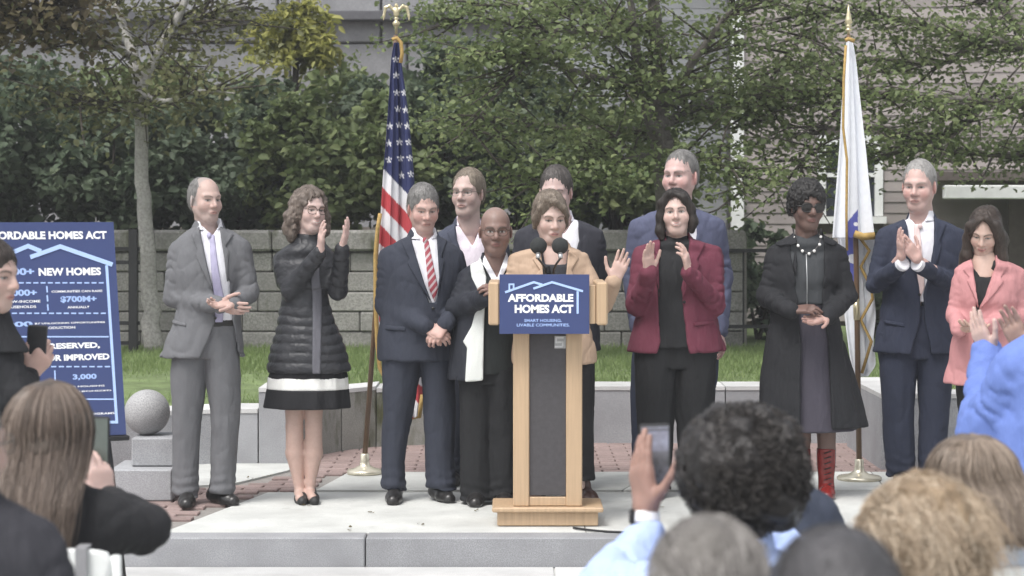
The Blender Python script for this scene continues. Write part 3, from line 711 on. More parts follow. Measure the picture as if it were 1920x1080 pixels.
# ================================================================== people toolkit
def rotm(yaw=0, pitch=0, roll=0):
    return np.array(Matrix.Rotation(math.radians(yaw), 3, 'Z') @ Matrix.Rotation(math.radians(pitch), 3, 'X') @ Matrix.Rotation(math.radians(roll), 3, 'Y'))
SKULL = ((0, .014, .030), (.076, .097, .086))
def head_field(wid=1.0, jaw=1.0, nose=1.0, chin=1.0, full=0.0, fem=False, smile=0.0):
    f = Field()
    f.el(SKULL[0], (SKULL[1][0] * wid, SKULL[1][1], SKULL[1][2]), 0)
    f.el((0, -.020, -.030), ((.0595 + full * .005) * wid, .068, .086), .03)
    f.el((0, -.052, -.088 - .006 * chin), (.030 * jaw, .028, .024), .03)
    for s in (-1, 1):
        f.rc((s * .050 * wid * jaw, .005, -.045), (s * .020 * jaw, -.050, -.092), .019, .017, .03)
        f.el((s * .041 * wid, -.056, -.030), (.024 + full * .004, .020, .024), .025)
        f.rc((s * .012, -.080, .022), (s * .046, -.064, .022), .010 if fem else .0135, .009, .016)
    f.rc((0, -.082, .012), (0, -.103, -.026), .0085, .0125 * nose, .012)
    for s in (-1, 1): f.el((s * .0125 * nose, -.090, -.032), (.0085 * nose, .011, .008), .008)
    for s in (-1, 1): f.el((s * .031, -.091, .001), (.019, .017, .0125), .012, 'sub')
    for s in (-1, 1): f.el((s * .031, -.0635, .000), (.0145, .0125, .012), .006)
    f.el((0, -.081, -.061), (.025, .013, .013), .012)
    f.el((0, -.084, -.0578), (.019, .0085, .0042), .008); f.el((0, -.083, -.0672), (.017, .0085, .0048), .008)
    f.el((0, -.099, -.0625), (.022, .010, .0016), .003, 'sub')
    for s in (-1, 1):
        R = rotm(0, 0, 0); f.el((s * .0795 * wid, .012, -.008), (.0075, .018, .031), .008, R=np.array(Matrix.Rotation(math.radians(s * 22), 3, 'Z')))
    return f
def paint_head(v, skin, brow=(.08, .06, .05), lip=None, white=.28, iris=(.045, .035, .03), smile=0.0, stubble=None, eyes=.75, scalp=None, blush=.35, teeth=False, browt=1.0):
    x, y, z = v[:, 0], v[:, 1], v[:, 2]; ax = np.abs(x); c = np.tile(np.array(skin, float), (len(v), 1)); front = y < -.03
    def put(m, col, a=1.0):
        w = np.clip(m, 0, 1)[:, None] * a; c[:] = c * (1 - w) + np.array(col) * w
    red = np.array(skin) * np.array([1.02, .80, .80])
    put(np.exp(-((ax - .045)**2 + (z + .03)**2) / .0005) * front, red, blush); put(np.exp(-(x**2 + (z + .03)**2) / .00018) * (y < -.085), red, blush)
    put((y > -.02) * (ax > .07) * (np.abs(z + .008) < .035), red, blush)
    if stubble is not None: put(np.clip((-.042 - z + .25 * (y + .05)) / .02, 0, 1) * (y < .02), stubble, .45)
    lip = lip if lip is not None else tuple(np.array(skin) * np.array([.90, .68, .67]))
    zz = z - smile * .010 * (ax / .024)**2
    m = np.clip(1.25 - ((ax / .0225)**2 + ((zz + .0625) / .0088)**2), 0, .35) / .35; put(m * front, lip, .8)
    put(np.clip(1.3 - np.abs(zz + .0625) / (.004 if teeth else .0022), 0, 1) * (ax < .019 + .003 * smile) * front, (.6, .57, .53) if teeth else tuple(np.array(lip) * .35), .9)
    ez = (z - .0005) / (.0062 * eyes); ex = (ax - .031) / .0150; e = ex**2 + ez**2
    put(np.clip((1.5 - e) / .5, 0, 1) * front, tuple(np.array(skin) * .5), .55)
    put(np.clip((1.12 - e) / .3, 0, 1) * front, (white, white * .96, white * .93))
    put(np.clip((1.25 - ((ax - .031)**2 + (z - .0008)**2) / .0054**2) / .4, 0, 1) * front * (e < 1.25), iris)
    put(np.clip(1.2 - ((ez - 1.05 + .55 * ex**2) / .42)**2, 0, 1) * (np.abs(ex) < 1.12) * front, tuple(np.array(brow) * .6), .85)
    bz = .0235 - .006 * ((ax - .034) / .02)**2
    put(np.clip(1.35 - np.abs(z - bz) / (.0042 * browt), 0, 1) * (ax > .012) * (ax < .052) * front, brow, .85)
    if scalp is not None: put(scalp[1](x, y, z), scalp[0], scalp[2] if len(scalp) > 2 else .8)
    return c
def hand_field(curl=(.3, .3, .3, .3), spread=.5, thumb=(.5, .4), fore=None, size=1.0):
    """y along the fingers, x to the thumb side, z out of the palm; wrist at the origin"""
    f = Field(); f.rc((.004, .015, 0), (.006, .078, 0), .022, .022, 0); 
    f.rc((-.014, .02, 0), (-.022, .082, 0), .018, .016, .018); f.rc((.020, .03, 0), (.026, .088, 0), .018, .014, .018)
    f.el((.018, .035, .012), (.018, .030, .014), .015)
    f.fn(lambda X, Y, Z: np.abs(Z - .003) - .0175, 'int', .012)
    bx = (.030, .010, -.010, -.028); ln = (.070, .079, .073, .057); by = (.092, .097, .093, .084)
    for i in range(4):
        a = (bx[i] * .5) * spread * 8; p = np.array([bx[i], by[i] - .012, 0.0]); ang = curl[i] * .7; L_ = ln[i]
        for j, fr in enumerate((.5, .28, .24)):
            d = np.array([math.sin(a) * math.cos(ang), math.cos(a) * math.cos(ang), math.sin(ang)]); q = p + d * L_ * (fr + (.12 if j == 0 else 0))
            r0 = (.0095, .0085, .0078)[j]; f.rc(p, q, r0, r0 - .0006, .006 if j == 0 else .003); p = q; ang += curl[i] * 1.1
    p = np.array([.024, .022, .006]); ang = thumb[0]
    for j, (l_, r0) in enumerate(((.042, .0135), (.034, .0105), (.028, .0095))):
        d = np.array([math.sin(ang), math.cos(ang), thumb[1] * (.6 if j else .3)]); d /= np.linalg.norm(d); q = p + d * l_; f.rc(p, q, r0, r0 - .001, .010 if j == 0 else .003); p = q; ang -= .22
    if fore is None: fore = np.array([0, -1, 0])
    fore = np.array(fore) / np.linalg.norm(fore); f.rc((0, .012, 0), fore * .05, .023, .024, .02); f.rc(fore * .05, fore * .17, .024, .032, .02)
    return f
def hair_groove(amp, seed, fa=16, fz=6):
    def g(x, y, z): th = np.arctan2(x, -y + .01); return amp * (vnoise(th * fa, z * fz * 3, x * 0 + seed, seed) + .6 * vnoise(th * fa * 2.3, z * fz * 5, x * 0, seed + 1))
    return g
def strands(P, name, pts, r, mat, taper=.35):
    """N polylines (N,K,3) as thin three-sided tubes, one mesh"""
    N, K, _ = pts.shape; d = np.gradient(pts, axis=1); d /= np.linalg.norm(d, axis=2, keepdims=True) + 1e-9; ref = np.array([.3, .9, .2]); a = np.cross(d, ref); a /= np.linalg.norm(a, axis=2, keepdims=True) + 1e-9; b = np.cross(d, a)
    rr = (np.asarray(r) * np.ones(N))[:, None, None] * np.linspace(1, taper, K)[None, :, None]; V = np.stack([pts + rr * (math.cos(t) * a + math.sin(t) * b) for t in (0, 2.094, 4.189)], 2).reshape(-1, 3)
    idx = np.arange(N * K * 3).reshape(N, K, 3); F_ = np.stack([np.stack([idx[:, :-1, i], idx[:, :-1, (i + 1) % 3], idx[:, 1:, (i + 1) % 3], idx[:, 1:, i]], -1) for i in range(3)], 2).reshape(-1, 4)
    P.parts.append((name, (V, F_), mat, 'raw', None))
class Person:
    def __init__(s, label, px, foot, skin=(.52, .36, .30), z0=0.0, Y=None, group=None):
        s.label = label; s.Y = Yg(foot, z0) if Y is None else Y; s.o = W(px, foot, s.Y); s.o[2] = z0; s.s = FPX / s.Y; s.skin = np.array(skin) * .86 * np.array([.98, 1.02, 1.08]); s.bits = []; s.parts = []; s.group = group; s.ubers = Field()
    def p(s, px, py, dy=0.0): return W(px, py, s.Y + dy) - s.o
    def x(s, px): return s.p(px, 0)[0]
    def z(s, py): return s.p(0, py)[2]
    def pl(s, pts, dy=-.1): return [(q[0], q[2]) for q in (s.p(a, b, dy) for a, b in pts)]
    def st(s, rows): return [(s.z(r[0]), s.x(r[1]), (r[4] if len(r) > 4 else 0.0), r[2] / s.s, r[3]) for r in rows]
    def part(s, name, fld, mat, h=.008, sub=None): s.parts.append((name, fld, mat, h, sub)); return s
    def mesh_part(s, name, mb, mat, smooth=True): s.parts.append((name, mb, mat, None, smooth)); return s
    # ---- head
    def head(s, px, py, hpx, yaw=0, pitch=0, roll=0, neck=None, dy=-.02, shape=None, paint=None, h=.0042, nr=.054):
        s.hc = s.p(px, py, dy); s.hs = .965 * hpx / s.s / .233; s.hR = rotm(yaw, pitch, roll); f = head_field(**(shape or {}))
        nb = s.hR.T @ (s.nb - s.hc) / s.hs / np.array([.935, 1, 1]); s.nbl = nb
        f.rc((0, .018, -.05), nb + np.array([0, .005, -.03]), nr, nr + .008, .02)
        v, q = f.mesh(h / s.hs); c = paint_head(v, s.skin, **(paint or {})); s.bits.append((s.hw(v), q, c)); return s
    def hw(s, v): return (np.asarray(v) * np.array([s.hs * .935, s.hs, s.hs])) @ s.hR.T + s.hc
    def hair(s, f, mat, h=.0045, name='hair', fuzz=.022, nf=900):
        v, q = f.mesh(h / s.hs)
        if len(v):
            s.parts.append((name, (s.hw(v), q), mat, 'raw', None))
            if fuzz: s.hairfuzz(v, mat, fuzz, nf)
        return s
    def hairfuzz(s, v, mat, ln, n):
        rg = np.random.default_rng(len(v)); p = v[rg.integers(0, len(v), n)]; nr = p - np.array([0, .01, .0]) * 1.0; nr[:, 2] *= .6; nr /= np.linalg.norm(nr, axis=1)[:, None]
        d = np.array([0, .55, -.75]) + rg.normal(size=(n, 3)) * .45; d -= nr * ((d * nr).sum(1)[:, None] - .25); d /= np.linalg.norm(d, axis=1)[:, None]; K = 5; t = np.linspace(0, 1, K); L_ = ln * rg.uniform(.5, 1.2, n)
        pts = (p - nr * .002)[:, None] + d[:, None] * (L_[:, None] * t)[:, :, None] - nr[:, None] * (L_[:, None] * t**2 * .22)[:, :, None]
        strands(s, 'hair_strand', s.hw(pts.reshape(-1, 3)).reshape(n, K, 3), .0011, mat)
    def head_mesh(s, name, mb, mat, smooth=True): s.parts.append((name, (s.hw(np.array(mb.v)), mb.f), mat, 'raw', smooth)); return s
    # ---- hands
    def hand(s, side, wrist, fdir, palm, elbow, curl=(.3, .3, .3, .3), spread=.4, thumb=(.5, .4), size=1.0, h=.004, skin=None):
        y = np.array(fdir, float); y /= np.linalg.norm(y); z = np.array(palm, float); z -= y * (z @ y); z /= np.linalg.norm(z); x = np.cross(y, z)
        if side == 'L': x = -x
        R = np.stack([x, y, z], 1); fo = R.T @ (np.array(elbow) - np.array(wrist)); f = hand_field(curl, spread, thumb, fo, size)
        v, q = f.mesh(h / size); 
        if side == 'L': q = q[:, ::-1]
        v = (v * size) @ R.T + np.array(wrist); c = np.tile(s.skin if skin is None else np.array(skin), (len(v), 1)); n = vnoise(v[:, 0] * 40, v[:, 1] * 40, v[:, 2] * 40, 3)[:, None]
        c = c * (1 + .08 * n) * np.array([1, .95, .94]); s.bits.append((v, q, c)); return s
    def skinfield(s, f, h=.008, col=None):
        v, q = f.mesh(h); s.bits.append((v, q, np.tile(s.skin if col is None else np.array(col), (len(v), 1)))); return s
    # ---- clothes
    def torso_st(s, neck, shl, shr, rows, nr=.062, b=(.10, .118, .128)):
        """neck=(px,py) base of the neck; shl/shr = outer shoulder tips; rows = lower stations (py, cx, halfwidth px, depth m)"""
        s.nb = s.p(neck[0], neck[1]); zn = s.nb[2]; zs = (s.z(shl[1]) + s.z(shr[1])) / 2; xl, xr = s.x(shl[0]), s.x(shr[0]); cx = (xl + xr) / 2; w = (xr - xl) / 2; s.shw = w; s.zs = zs; s.shc = cx
        s.shj = {'l': np.array([xl + .062, 0, s.z(shl[1]) - .062]), 'r': np.array([xr - .062, 0, s.z(shr[1]) - .062])}
        nx = s.nb[0]
        st = [(zn + .03, nx, .0, nr - .006, nr - .004), (zn, nx, .0, nr + .006, nr + .004)]
        for t in (.33, .7): st.append((zn + (zs - zn) * t, nx + (cx - nx) * t, .0, nr + .006 + (w - .035 - nr) * (t**.9), .072 + .03 * t))
        st += [(zs - .012, cx, 0, w - .028, b[0]), (zs - .07, cx, 0, w - .03, b[1]), (zs - .17, cx, -.004, w - .036, b[2])]
        return st + s.st(rows)
    def sleeves(s, f, arms, r=(.066, .053, .043), k=.03, wr=(.0045, 5, 1)):
        for side, (e, w_) in arms.items():
            a = s.shj[side]; f.rc(a, e, r[0], r[1], k, wr=wr and (wr[0], wr[1], wr[2] + (7 if side == 'r' else 0))); f.rc(e, w_, r[1], r[2], .02, wr=wr and (wr[0], wr[1] - 1, wr[2] + 3))
        return f
    def finish(s, body=True):
        if body and hasattr(s, 'nb'):
            f = Field(); zt = s.zs; f.rc(s.nb, (s.shc, 0, zt - .12), .045, .07, 0); 
            if getattr(s, 'pelvis', None) is not None: f.rc((s.shc, 0, zt - .12), s.pelvis, .07, .07, .02)
            for e, w_ in getattr(s, 'arms', {}).values(): pass
            for side, (e, w_) in getattr(s, 'arms', {}).items(): f.rc((s.shc, 0, zt - .08), s.shj[side], .04, .035, .02); f.rc(s.shj[side], e, .032, .028, .01); f.rc(e, w_, .028, .022, .01)
            for lg in getattr(s, 'legs', []): f.chain([s.pelvis, np.array([lg[0][0], 0, s.pelvis[2] - .04])] + lg, [.06, .045] + [.035, .028, .02][:len(lg)], .01)
            s.skinfield(f, .016)
        V, Fc, C = [], [], []; n = 0
        for v, q, c in s.bits: V.append(v); Fc.append(q + n); C.append(c); n += len(v)
        root = mesh_np('person', np.concatenate(V), np.concatenate(Fc), SKIN, None, True, np.concatenate(C), s.o); tag(root, s.label, 'person', s.group)
        last = {}
        for name, g, mat, h, ex in s.parts:
            if h == 'raw':
                v, q = g
                o = mesh_np(name, v, q, mat, root, True) if isinstance(q, np.ndarray) else mesh_py(name, v, q, mat, root, ex is not False)
            elif h is None: o = g.build(name, mat, root, ex)
            else:
                par = last.get(ex, root) if isinstance(ex, str) else root; o = fobj(name, g, mat, par, h)
            last[name] = o
        s.root = root; return root
def shoe(P, heel, toe, mat, r=.040, hgt=.075, ankle=None, name='shoe'):
    f = Field(); h = np.array(heel, float); t = np.array(toe, float); h[2] = t[2] = 0; d = (t - h) / np.linalg.norm(t - h); m = h * .42 + t * .58
    f.rc(h + np.array([0, 0, .038]), h + d * .05 + np.array([0, 0, .036]), .034, .034, 0); f.rc(h + d * .04 + np.array([0, 0, .030]), m + np.array([0, 0, .026]), .036, .042, .02)
    f.rc(m + np.array([0, 0, .022]), t - d * .04 + np.array([0, 0, .016]), .044, .036, .02); f.rc(h + d * .02 + np.array([0, 0, .05]), h + d * .03 + np.array([0, 0, hgt + .02]), .035, .035, .02)
    f.rc(h + d * .05 + np.array([0, 0, .055]), m + np.array([0, 0, .035]), .028, .022, .02)
    f.fn(lambda X, Y, Z: Z - .002, 'sub', .004)
    P.part(name, f, mat, .006)
def legs_field(P, legs, pelvis=None, flute=None, noise_=(.003, (16, 16, 4)), seed=0, k=.006):
    f = Field()
    if pelvis: f.zl(P.st(pelvis), 0, cap=.01)
    for lg in legs: f.zl(P.st(lg), k, cap=.006)
    f.disp(noise_[0], noise_[1], seed, 2); f.ridge(.0045, (7, 7, 4.5), seed + 40)
    zb = min(P.z(q[0]) for lg in legs for q in lg)
    f.ops.append(('dfn', lambda x, y, z: .006 * np.sin((z - zb) * 120 + 3 * vnoise(x * 14, y * 14, z * 5, seed)) * np.exp(-(z - zb) / .07), 0)); return f
def offset_shell(st, polys, off, back=.0, holes=()):
    f = Field(); f.zl(st, 0, off=off); 
    f.fn(lambda X, Y, Z: Y - back + 0 * X + 0 * Z, 'int', .004); f.fn(lambda X, Y, Z, p=polys: poly2d(X + 0 * Z, Z + 0 * X, p) + 0 * Y, 'int', .004)
    return f
def glasses(P, col='black', lens=None, w=.027, hgt=.019, z=.0, y=-.097, thick=.0018, tint=None):
    m = plain('glasses_' + col, {'black': (.015, .015, .015), 'metal': (.12, .11, .10), 'brown': (.05, .03, .02)}[col], .35)
    mb = MB(); a = np.linspace(0, 2 * math.pi, 21)
    for s in (-1, 1):
        mb.tube([(s * .033 + w * math.copysign(abs(math.cos(t))**.8, math.cos(t)), y + .28 * (w * math.cos(t) * s + 0) ** 1 * .35 + .004, z + hgt * math.copysign(abs(math.sin(t))**.8, math.sin(t))) for t in a], thick, 6)
        mb.tube([(s * (.033 + w), y + .012, z + .006), (s * .078, y + .05, z + .008), (s * .083, y + .105, z + .004)], thick, 6)
    mb.tube([(-.008, y - .002, z + .004), (0, y - .005, z + .007), (.008, y - .002, z + .004)], thick, 6)
    P.head_mesh('glasses', mb, m)
    if tint is not None:
        for s in (-1, 1):
            ml = MB(); v = [(s * .033, y + .0055, z)] + [(s * .033 + w * math.cos(t), y + .098 * w * math.cos(t) * s + .005, z + hgt * math.sin(t)) for t in a[:-1]]
            ml.add(v + [(q[0], q[1] + .0015, q[2]) for q in v], [(0, i, i % 20 + 1) for i in range(1, 21)] + [(21, 21 + i % 20 + 1, 21 + i) for i in range(1, 21)]); P.head_mesh('lens', ml, tint, False)
def hair_base(ts=.010, tb=.012, tt=.014, hz=.066, ear=True, nape=-.055, fx=.072, side=-.044, sz=.024, seed=1, groove=.0022, shift=0.0, fa=16):
    f = Field(); c, r = SKULL
    f.el((c[0] + shift, c[1] + .010, c[2] + .003), (r[0] + ts, r[1] + tb - .004, r[2] + tt), 0); f.el((0, .045, -.015), (.066 + ts, .062 + tb * .5, .066), .03)
    f.el((0, -.120, hz - .118), (fx, .085, .118), .02, 'sub')
    f.fn(lambda X, Y, Z: np.maximum(Y - side + 0 * X, Z - sz + 0 * X), 'sub', .012)
    if ear:
        for s in (-1, 1): f.el((s * .088, .006, -.020), (.028, .023, .042), .008, 'sub')
    f.fn(lambda X, Y, Z: Z - nape + .25 * (Y - .05) + 0 * X, 'sub', .01)
    f.ops.append(('dfn', hair_groove(groove, seed, fa), 0)); return f
# ================================================================== the people on the plaza
def expand(st, lo=None):
    return [q for q in st if lo is None or q[0] >= lo]
def clipst(st, z0):
    """stations cut off below z0 with one interpolated at z0"""
    st = sorted(st, key=lambda q: q[0]); A = np.array(st); r = [tuple(q) for q in st if q[0] > z0 + .005]
    return [(z0, *[float(np.interp(z0, A[:, 0], A[:, i])) for i in (1, 2, 3, 4)])] + r
def jacket(P, st, mat, cut, arms=None, lapels=(), seed=1, off=.015, r=(.067, .054, .045), collar=None, name='jacket', h=.0075, fold=.0026, flute=None, k=.03, wr=None):
    f = Field(); f.zl(st, 0, off=off, cap=.012, flute=flute)
    if cut is not None: f.poly(P.pl(cut), 'sub', -9, .03, .006)
    if arms: P.sleeves(f, arms, r, k, wr or (.0045, 5, seed)); P.arms = arms
    f.disp(fold, (9, 9, 5), seed, 3); f.ridge(.006, (6, 6, 6), seed + 30); P.part(name, f, mat, h)
    for lp in lapels: P.part('lapel', offset_shell(st, P.pl(lp), off + .010), mat, .005)
    if collar:
        zn = P.nb[2]; nx = P.nb[0]; g = Field(); g.zl([(zn - .03, nx, .0, .10, .085), (zn + .012, nx, .004, .082, .075), (zn + .035, nx, .012, .070, .066)], 0)
        g.poly(P.pl(collar), 'sub', -9, .02, .006); P.part('collar', g, mat, .006)
def shirt(P, st, mat, belt, neck_open=None, name='shirt', off=.0):
    f = Field(); f.zl(clipst(st, P.z(belt)), 0, off=off - .003); f.disp(.002, (12, 12, 6), 5, 2)
    if neck_open: f.poly(P.pl(neck_open), 'sub', -9, .0, .004)
    P.part(name, f, mat, .007)
def shirt_collar(P, mat, notch, hgt=.042, r=.066, tilt=.0):
    zn = P.nb[2]; nx = P.nb[0]; f = Field(); f.zl([(zn - .022, nx, -.006, r + .020, r + .020), (zn + .005, nx, -.004, r + .008, r + .006), (zn + hgt, nx, .004 + tilt, r - .002, r - .002)], 0, cap=.003)
    f.poly(P.pl(notch), 'sub', -9, 0, .003); P.part('shirt_collar', f, mat, .005)
def tie(P, st, mat, poly, knot, off=.007):
    P.part('tie', offset_shell(st, P.pl(poly), off), mat, .005)
    f = Field(); k = P.p(*knot); zz = k[2]; A = np.array(sorted(st)); dep = np.interp(zz, A[:, 0], A[:, 4]); f.el((k[0], -dep - .008, zz), (.0135, .009, .017), 0); P.part('tie_knot', f, mat, .004)
def flap(P, st, poly, mat, off=.0225, name='pocket_flap'): P.part(name, offset_shell(st, P.pl(poly), off), mat, .005)
def onfront(P, st, px, py, off):
    A = np.array(sorted(st)); q = P.p(px, py, -.12); d, a, c, cy = [np.interp(q[2], A[:, 0], A[:, i]) for i in (4, 3, 1, 2)]; u = np.clip((q[0] - c) / (a + .015), -.98, .98); return np.array([q[0], cy - (d + .015) * math.sqrt(1 - u * u) - off, q[2]])
def button(P, st, px, py, mat, r=.010): f = Field(); f.el(onfront(P, st, px, py, .004), (r, .005, r), 0); P.part('button', f, mat, .004)
def cuff(P, w, e, mat, r=.036, ln=.035):
    d = (np.array(w) - np.array(e)); d /= np.linalg.norm(d); f = Field(); a = np.array(w) + d * .035; f.rc(a - d * .04, a + d * .02, r, r, 0); f.fn(lambda X, Y, Z: np.abs((X - a[0]) * d[0] + (Y - a[1]) * d[1] + (Z - a[2]) * d[2]) - .02, 'int', .003); P.part('shirt_cuff', f, mat, .006)

M_GREY = cloth('grey_suit', (.118, .120, .128)); M_WSHIRT = cloth('white_shirt', (.62, .62, .66), .8, .05); M_BLKSHOE = plain('black_shoe', (.02, .019, .019), .3, 0, 40, .3)
M_LAV = cloth('lavender_tie', (.36, .34, .47), .5, .1); M_NAVY = cloth('navy_suit', (.030, .034, .048)); M_BELT = plain('belt', (.015, .014, .014), .4)
HAIRM = {'grey': hairmat('hair_grey', (.14, .135, .13), (.32, .31, .30)), 'silver': hairmat('hair_silver', (.27, .26, .25), (.46, .45, .44)), 'dark': hairmat('hair_dark', (.018, .014, .012), (.05, .04, .035)),
         'brown': hairmat('hair_brown', (.07, .05, .038), (.17, .13, .10)), 'sandy': hairmat('hair_sandy', (.16, .13, .10), (.34, .29, .23)), 'black': hairmat('hair_black', (.012, .011, .011), (.03, .027, .025)), 'curlybrown': hairmat('hair_curlybrown', (.11, .085, .07), (.27, .225, .19))}

# ---- 1: man in the grey suit
P = Person('balding man in a light grey suit with lavender tie, hands together, beside the poster', 388, 944)
st = P.torso_st((391, 424), (317, 452), (471, 452), [(560, 393, 56, .118), (600, 390, 58, .122), (640, 383, 68, .13), (670, 380, 77, .135)])
P.head(385, 375, 88, 38, 2, 0, paint=dict(brow=(.16, .12, .10), stubble=(.33, .26, .24), browt=.8, eyes=.8, scalp=((.27, .25, .24), lambda x, y, z: np.clip((y + .035) / .02, 0, 1) * (z > -.03), .8)), shape=dict(full=.6, jaw=1.05))
f = hair_base(.0045, .005, .002, .11, True, -.06, seed=2, groove=.001); f.el((0, -.045, .12), (.058, .085, .075), .015, 'sub'); P.hair(f, HAIRM['grey'])
arms = {'l': (P.p(326, 556, .02), P.p(410, 572, -.20)), 'r': (P.p(466, 552, -.02), P.p(442, 566, -.20))}
cut = [(366, 405), (412, 405), (424, 470), (432, 600), (450, 690), (368, 690), (406, 605), (402, 548)]
jacket(P, st, M_GREY, cut, arms, [[(372, 424), (358, 440), (372, 470), (368, 478), (402, 548), (396, 520)], [(410, 424), (436, 440), (424, 462), (430, 470), (428, 540), (421, 480)]], 1, collar=[(366, 380), (412, 380), (424, 470), (400, 560)])
shirt(P, st, M_WSHIRT, 606, [(366, 395), (414, 395), (410, 418), (397, 443), (372, 418)]); shirt_collar(P, M_WSHIRT, [(366, 395), (414, 395), (408, 418), (398, 452), (394, 452), (374, 420)])
tie(P, st, M_LAV, [(392, 440), (401, 440), (420, 560), (418, 604), (404, 604), (402, 560)], (397, 441))
P.part('belt', Field().zl(P.st([(598, 391, 56, .122), (611, 391, 57, .124)]), 0), M_BELT, .006)
P.pelvis = P.p(386, 650); P.legs = [[P.p(356, 780), P.p(350, 920)], [P.p(412, 780), P.p(414, 915)]]
P.part('trousers', legs_field(P, [[(606, 372, 34, .11), (700, 354, 34, .10), (780, 351, 29, .085), (870, 348, 25, .072), (930, 348, 25, .075, -.01)], [(606, 408, 36, .11), (700, 418, 34, .10), (780, 422, 28, .085), (870, 418, 25, .072), (926, 416, 25, .075, -.01)]], [(602, 390, 56, .12), (640, 388, 62, .12), (672, 386, 62, .10)], seed=4), M_GREY)
shoe(P, P.p(352, 944, .06), P.p(349, 944, -.20), M_BLKSHOE); shoe(P, P.p(398, 944, .06), P.p(446, 944, -.08), M_BLKSHOE)
flap(P, st, [(316, 600), (350, 606), (350, 612), (316, 607)], M_GREY); button(P, st, 404, 596, M_BELT)
w, e = arms['l'][1], arms['l'][0]; P.hand('R', w, (.9, -.25, -.15), (.15, .75, .3), e, (.12, .12, .15, .2), .25, (.75, .3))
w, e = arms['r'][1], arms['r'][0]; P.hand('L', w, (-.75, -.35, -.12), (.1, -.5, .8), e, (.35, .35, .35, .35), .2, (.7, .2))
P.finish()

# ---- 3: man in the navy suit with the striped tie
def stripes(name, a, b, sc=55, ang=.9):
    if name in MATS: return MATS[name]
    m, t, bs = _new(name); tc = t.nodes.new('ShaderNodeTexCoord'); mp = t.nodes.new('ShaderNodeMapping'); mp.inputs['Rotation'].default_value = (0, ang, 0); t.links.new(tc.outputs['Object'], mp.inputs[0])
    w = t.nodes.new('ShaderNodeTexWave'); w.inputs['Scale'].default_value = sc; w.bands_direction = 'Z'; t.links.new(mp.outputs[0], w.inputs[0]); t.links.new(mix(t, ramp(t, w.outputs[0], .62, .72), a, b), bs.inputs['Base Color']); bs.inputs['Roughness'].default_value = .55
    MATS[name] = m; return m
P = Person('grey haired man in a dark navy suit with red striped tie, hands clasped, eyes lowered', 788, 938, (.54, .35, .29))
st = P.torso_st((794, 441), (711, 468), (870, 470), [(560, 788, 67, .125), (600, 786, 68, .13), (640, 782, 70, .135), (676, 782, 71, .138)])
P.head(794, 391, 88, 16, 14, 0, paint=dict(brow=(.2, .17, .15), eyes=.65, blush=.7), shape=dict(full=.9, jaw=1.08, nose=1.1))
P.hair(hair_base(.010, .012, .013, .072, True, -.05, seed=3), HAIRM['grey'])
arms = {'l': (P.p(722, 572, .02), P.p(798, 612, -.19)), 'r': (P.p(866, 572, .02), P.p(836, 606, -.19))}
jacket(P, st, M_NAVY, [(764, 415), (822, 415), (828, 470), (826, 530), (816, 566), (806, 566), (786, 510)], arms, [[(768, 440), (750, 452), (768, 486), (764, 494), (812, 572), (796, 530)], [(818, 440), (838, 452), (828, 482), (834, 490), (818, 572), (824, 520)]], 3, collar=[(764, 390), (822, 390), (826, 480), (810, 560)])
shirt(P, st, M_WSHIRT, 640, [(770, 410), (822, 410), (816, 436), (800, 452), (778, 436)]); shirt_collar(P, M_WSHIRT, [(770, 410), (822, 410), (814, 436), (803, 460), (796, 460), (780, 436)])
tie(P, st, stripes('red_tie', (.30, .05, .07), (.48, .40, .41), 11), [(794, 450), (803, 450), (822, 540), (815, 566), (804, 540)], (798, 450))
P.pelvis = P.p(786, 660); P.legs = [[P.p(752, 790), P.p(740, 905)], [P.p(820, 790), P.p(826, 905)]]
P.part('trousers', legs_field(P, [[(640, 756, 42, .115), (700, 752, 37, .11), (790, 744, 28, .085), (870, 738, 23, .075), (918, 738, 25, .078, -.01)], [(640, 814, 40, .115), (700, 821, 33, .11), (790, 824, 30, .085), (870, 825, 28, .075), (916, 826, 29, .078, -.01)]], [(630, 785, 66, .125), (676, 785, 66, .11)], seed=6), M_NAVY)
shoe(P, P.p(742, 938, .07), P.p(736, 938, -.2), M_BLKSHOE); shoe(P, P.p(814, 938, .08), P.p(848, 938, -.12), M_BLKSHOE)
flap(P, st, [(722, 610), (762, 612), (762, 620), (722, 618)], M_NAVY); button(P, st, 812, 578, M_BELT); button(P, st, 811, 640, M_BELT)
w, e = arms['l'][1], arms['l'][0]; P.hand('R', w, (.75, -.25, -.45), (-.2, .8, -.3), e, (.5, .5, .5, .5), .1, (.35, .4))
w, e = arms['r'][1], arms['r'][0]; P.hand('L', w, (-.55, -.35, -.65), (.3, .85, -.2), e, (.6, .6, .6, .6), .1, (.3, .4))
P.finish()
# ---- 2: woman in the black puffer coat, clapping
M_PUFF = cloth('puffer_nylon', (.028, .029, .033), .42, .15, 500, (10, 10, 12), .4); M_DRESS = cloth('black_dress', (.012, .012, .014), .8); M_STRIPE = cloth('white_band', (.62, .62, .60), .8, .05); M_GREYKNIT = cloth('grey_panel', (.10, .10, .115), .8)
M_PUMP = plain('black_pump', (.02, .02, .02), .6)
P = Person('curly haired woman in a black quilted coat over a striped hem dress, clapping', 572, 939, (.60, .43, .37))
st = P.torso_st((578, 452), (510, 477), (634, 477), [(545, 571, 40, .10), (590, 573, 45, .105), (640, 577, 60, .13), (697, 579, 75, .155)], b=(.085, .105, .118))
P.head(581, 394, 86, 32, 2, 3, paint=dict(brow=(.14, .1, .08), smile=1.0, teeth=True, lip=(.45, .22, .2)), shape=dict(fem=True, wid=.95, jaw=.9, nose=.9))
f = hair_base(.018, .022, .012, .084, False, -.2, seed=5, groove=.003); 
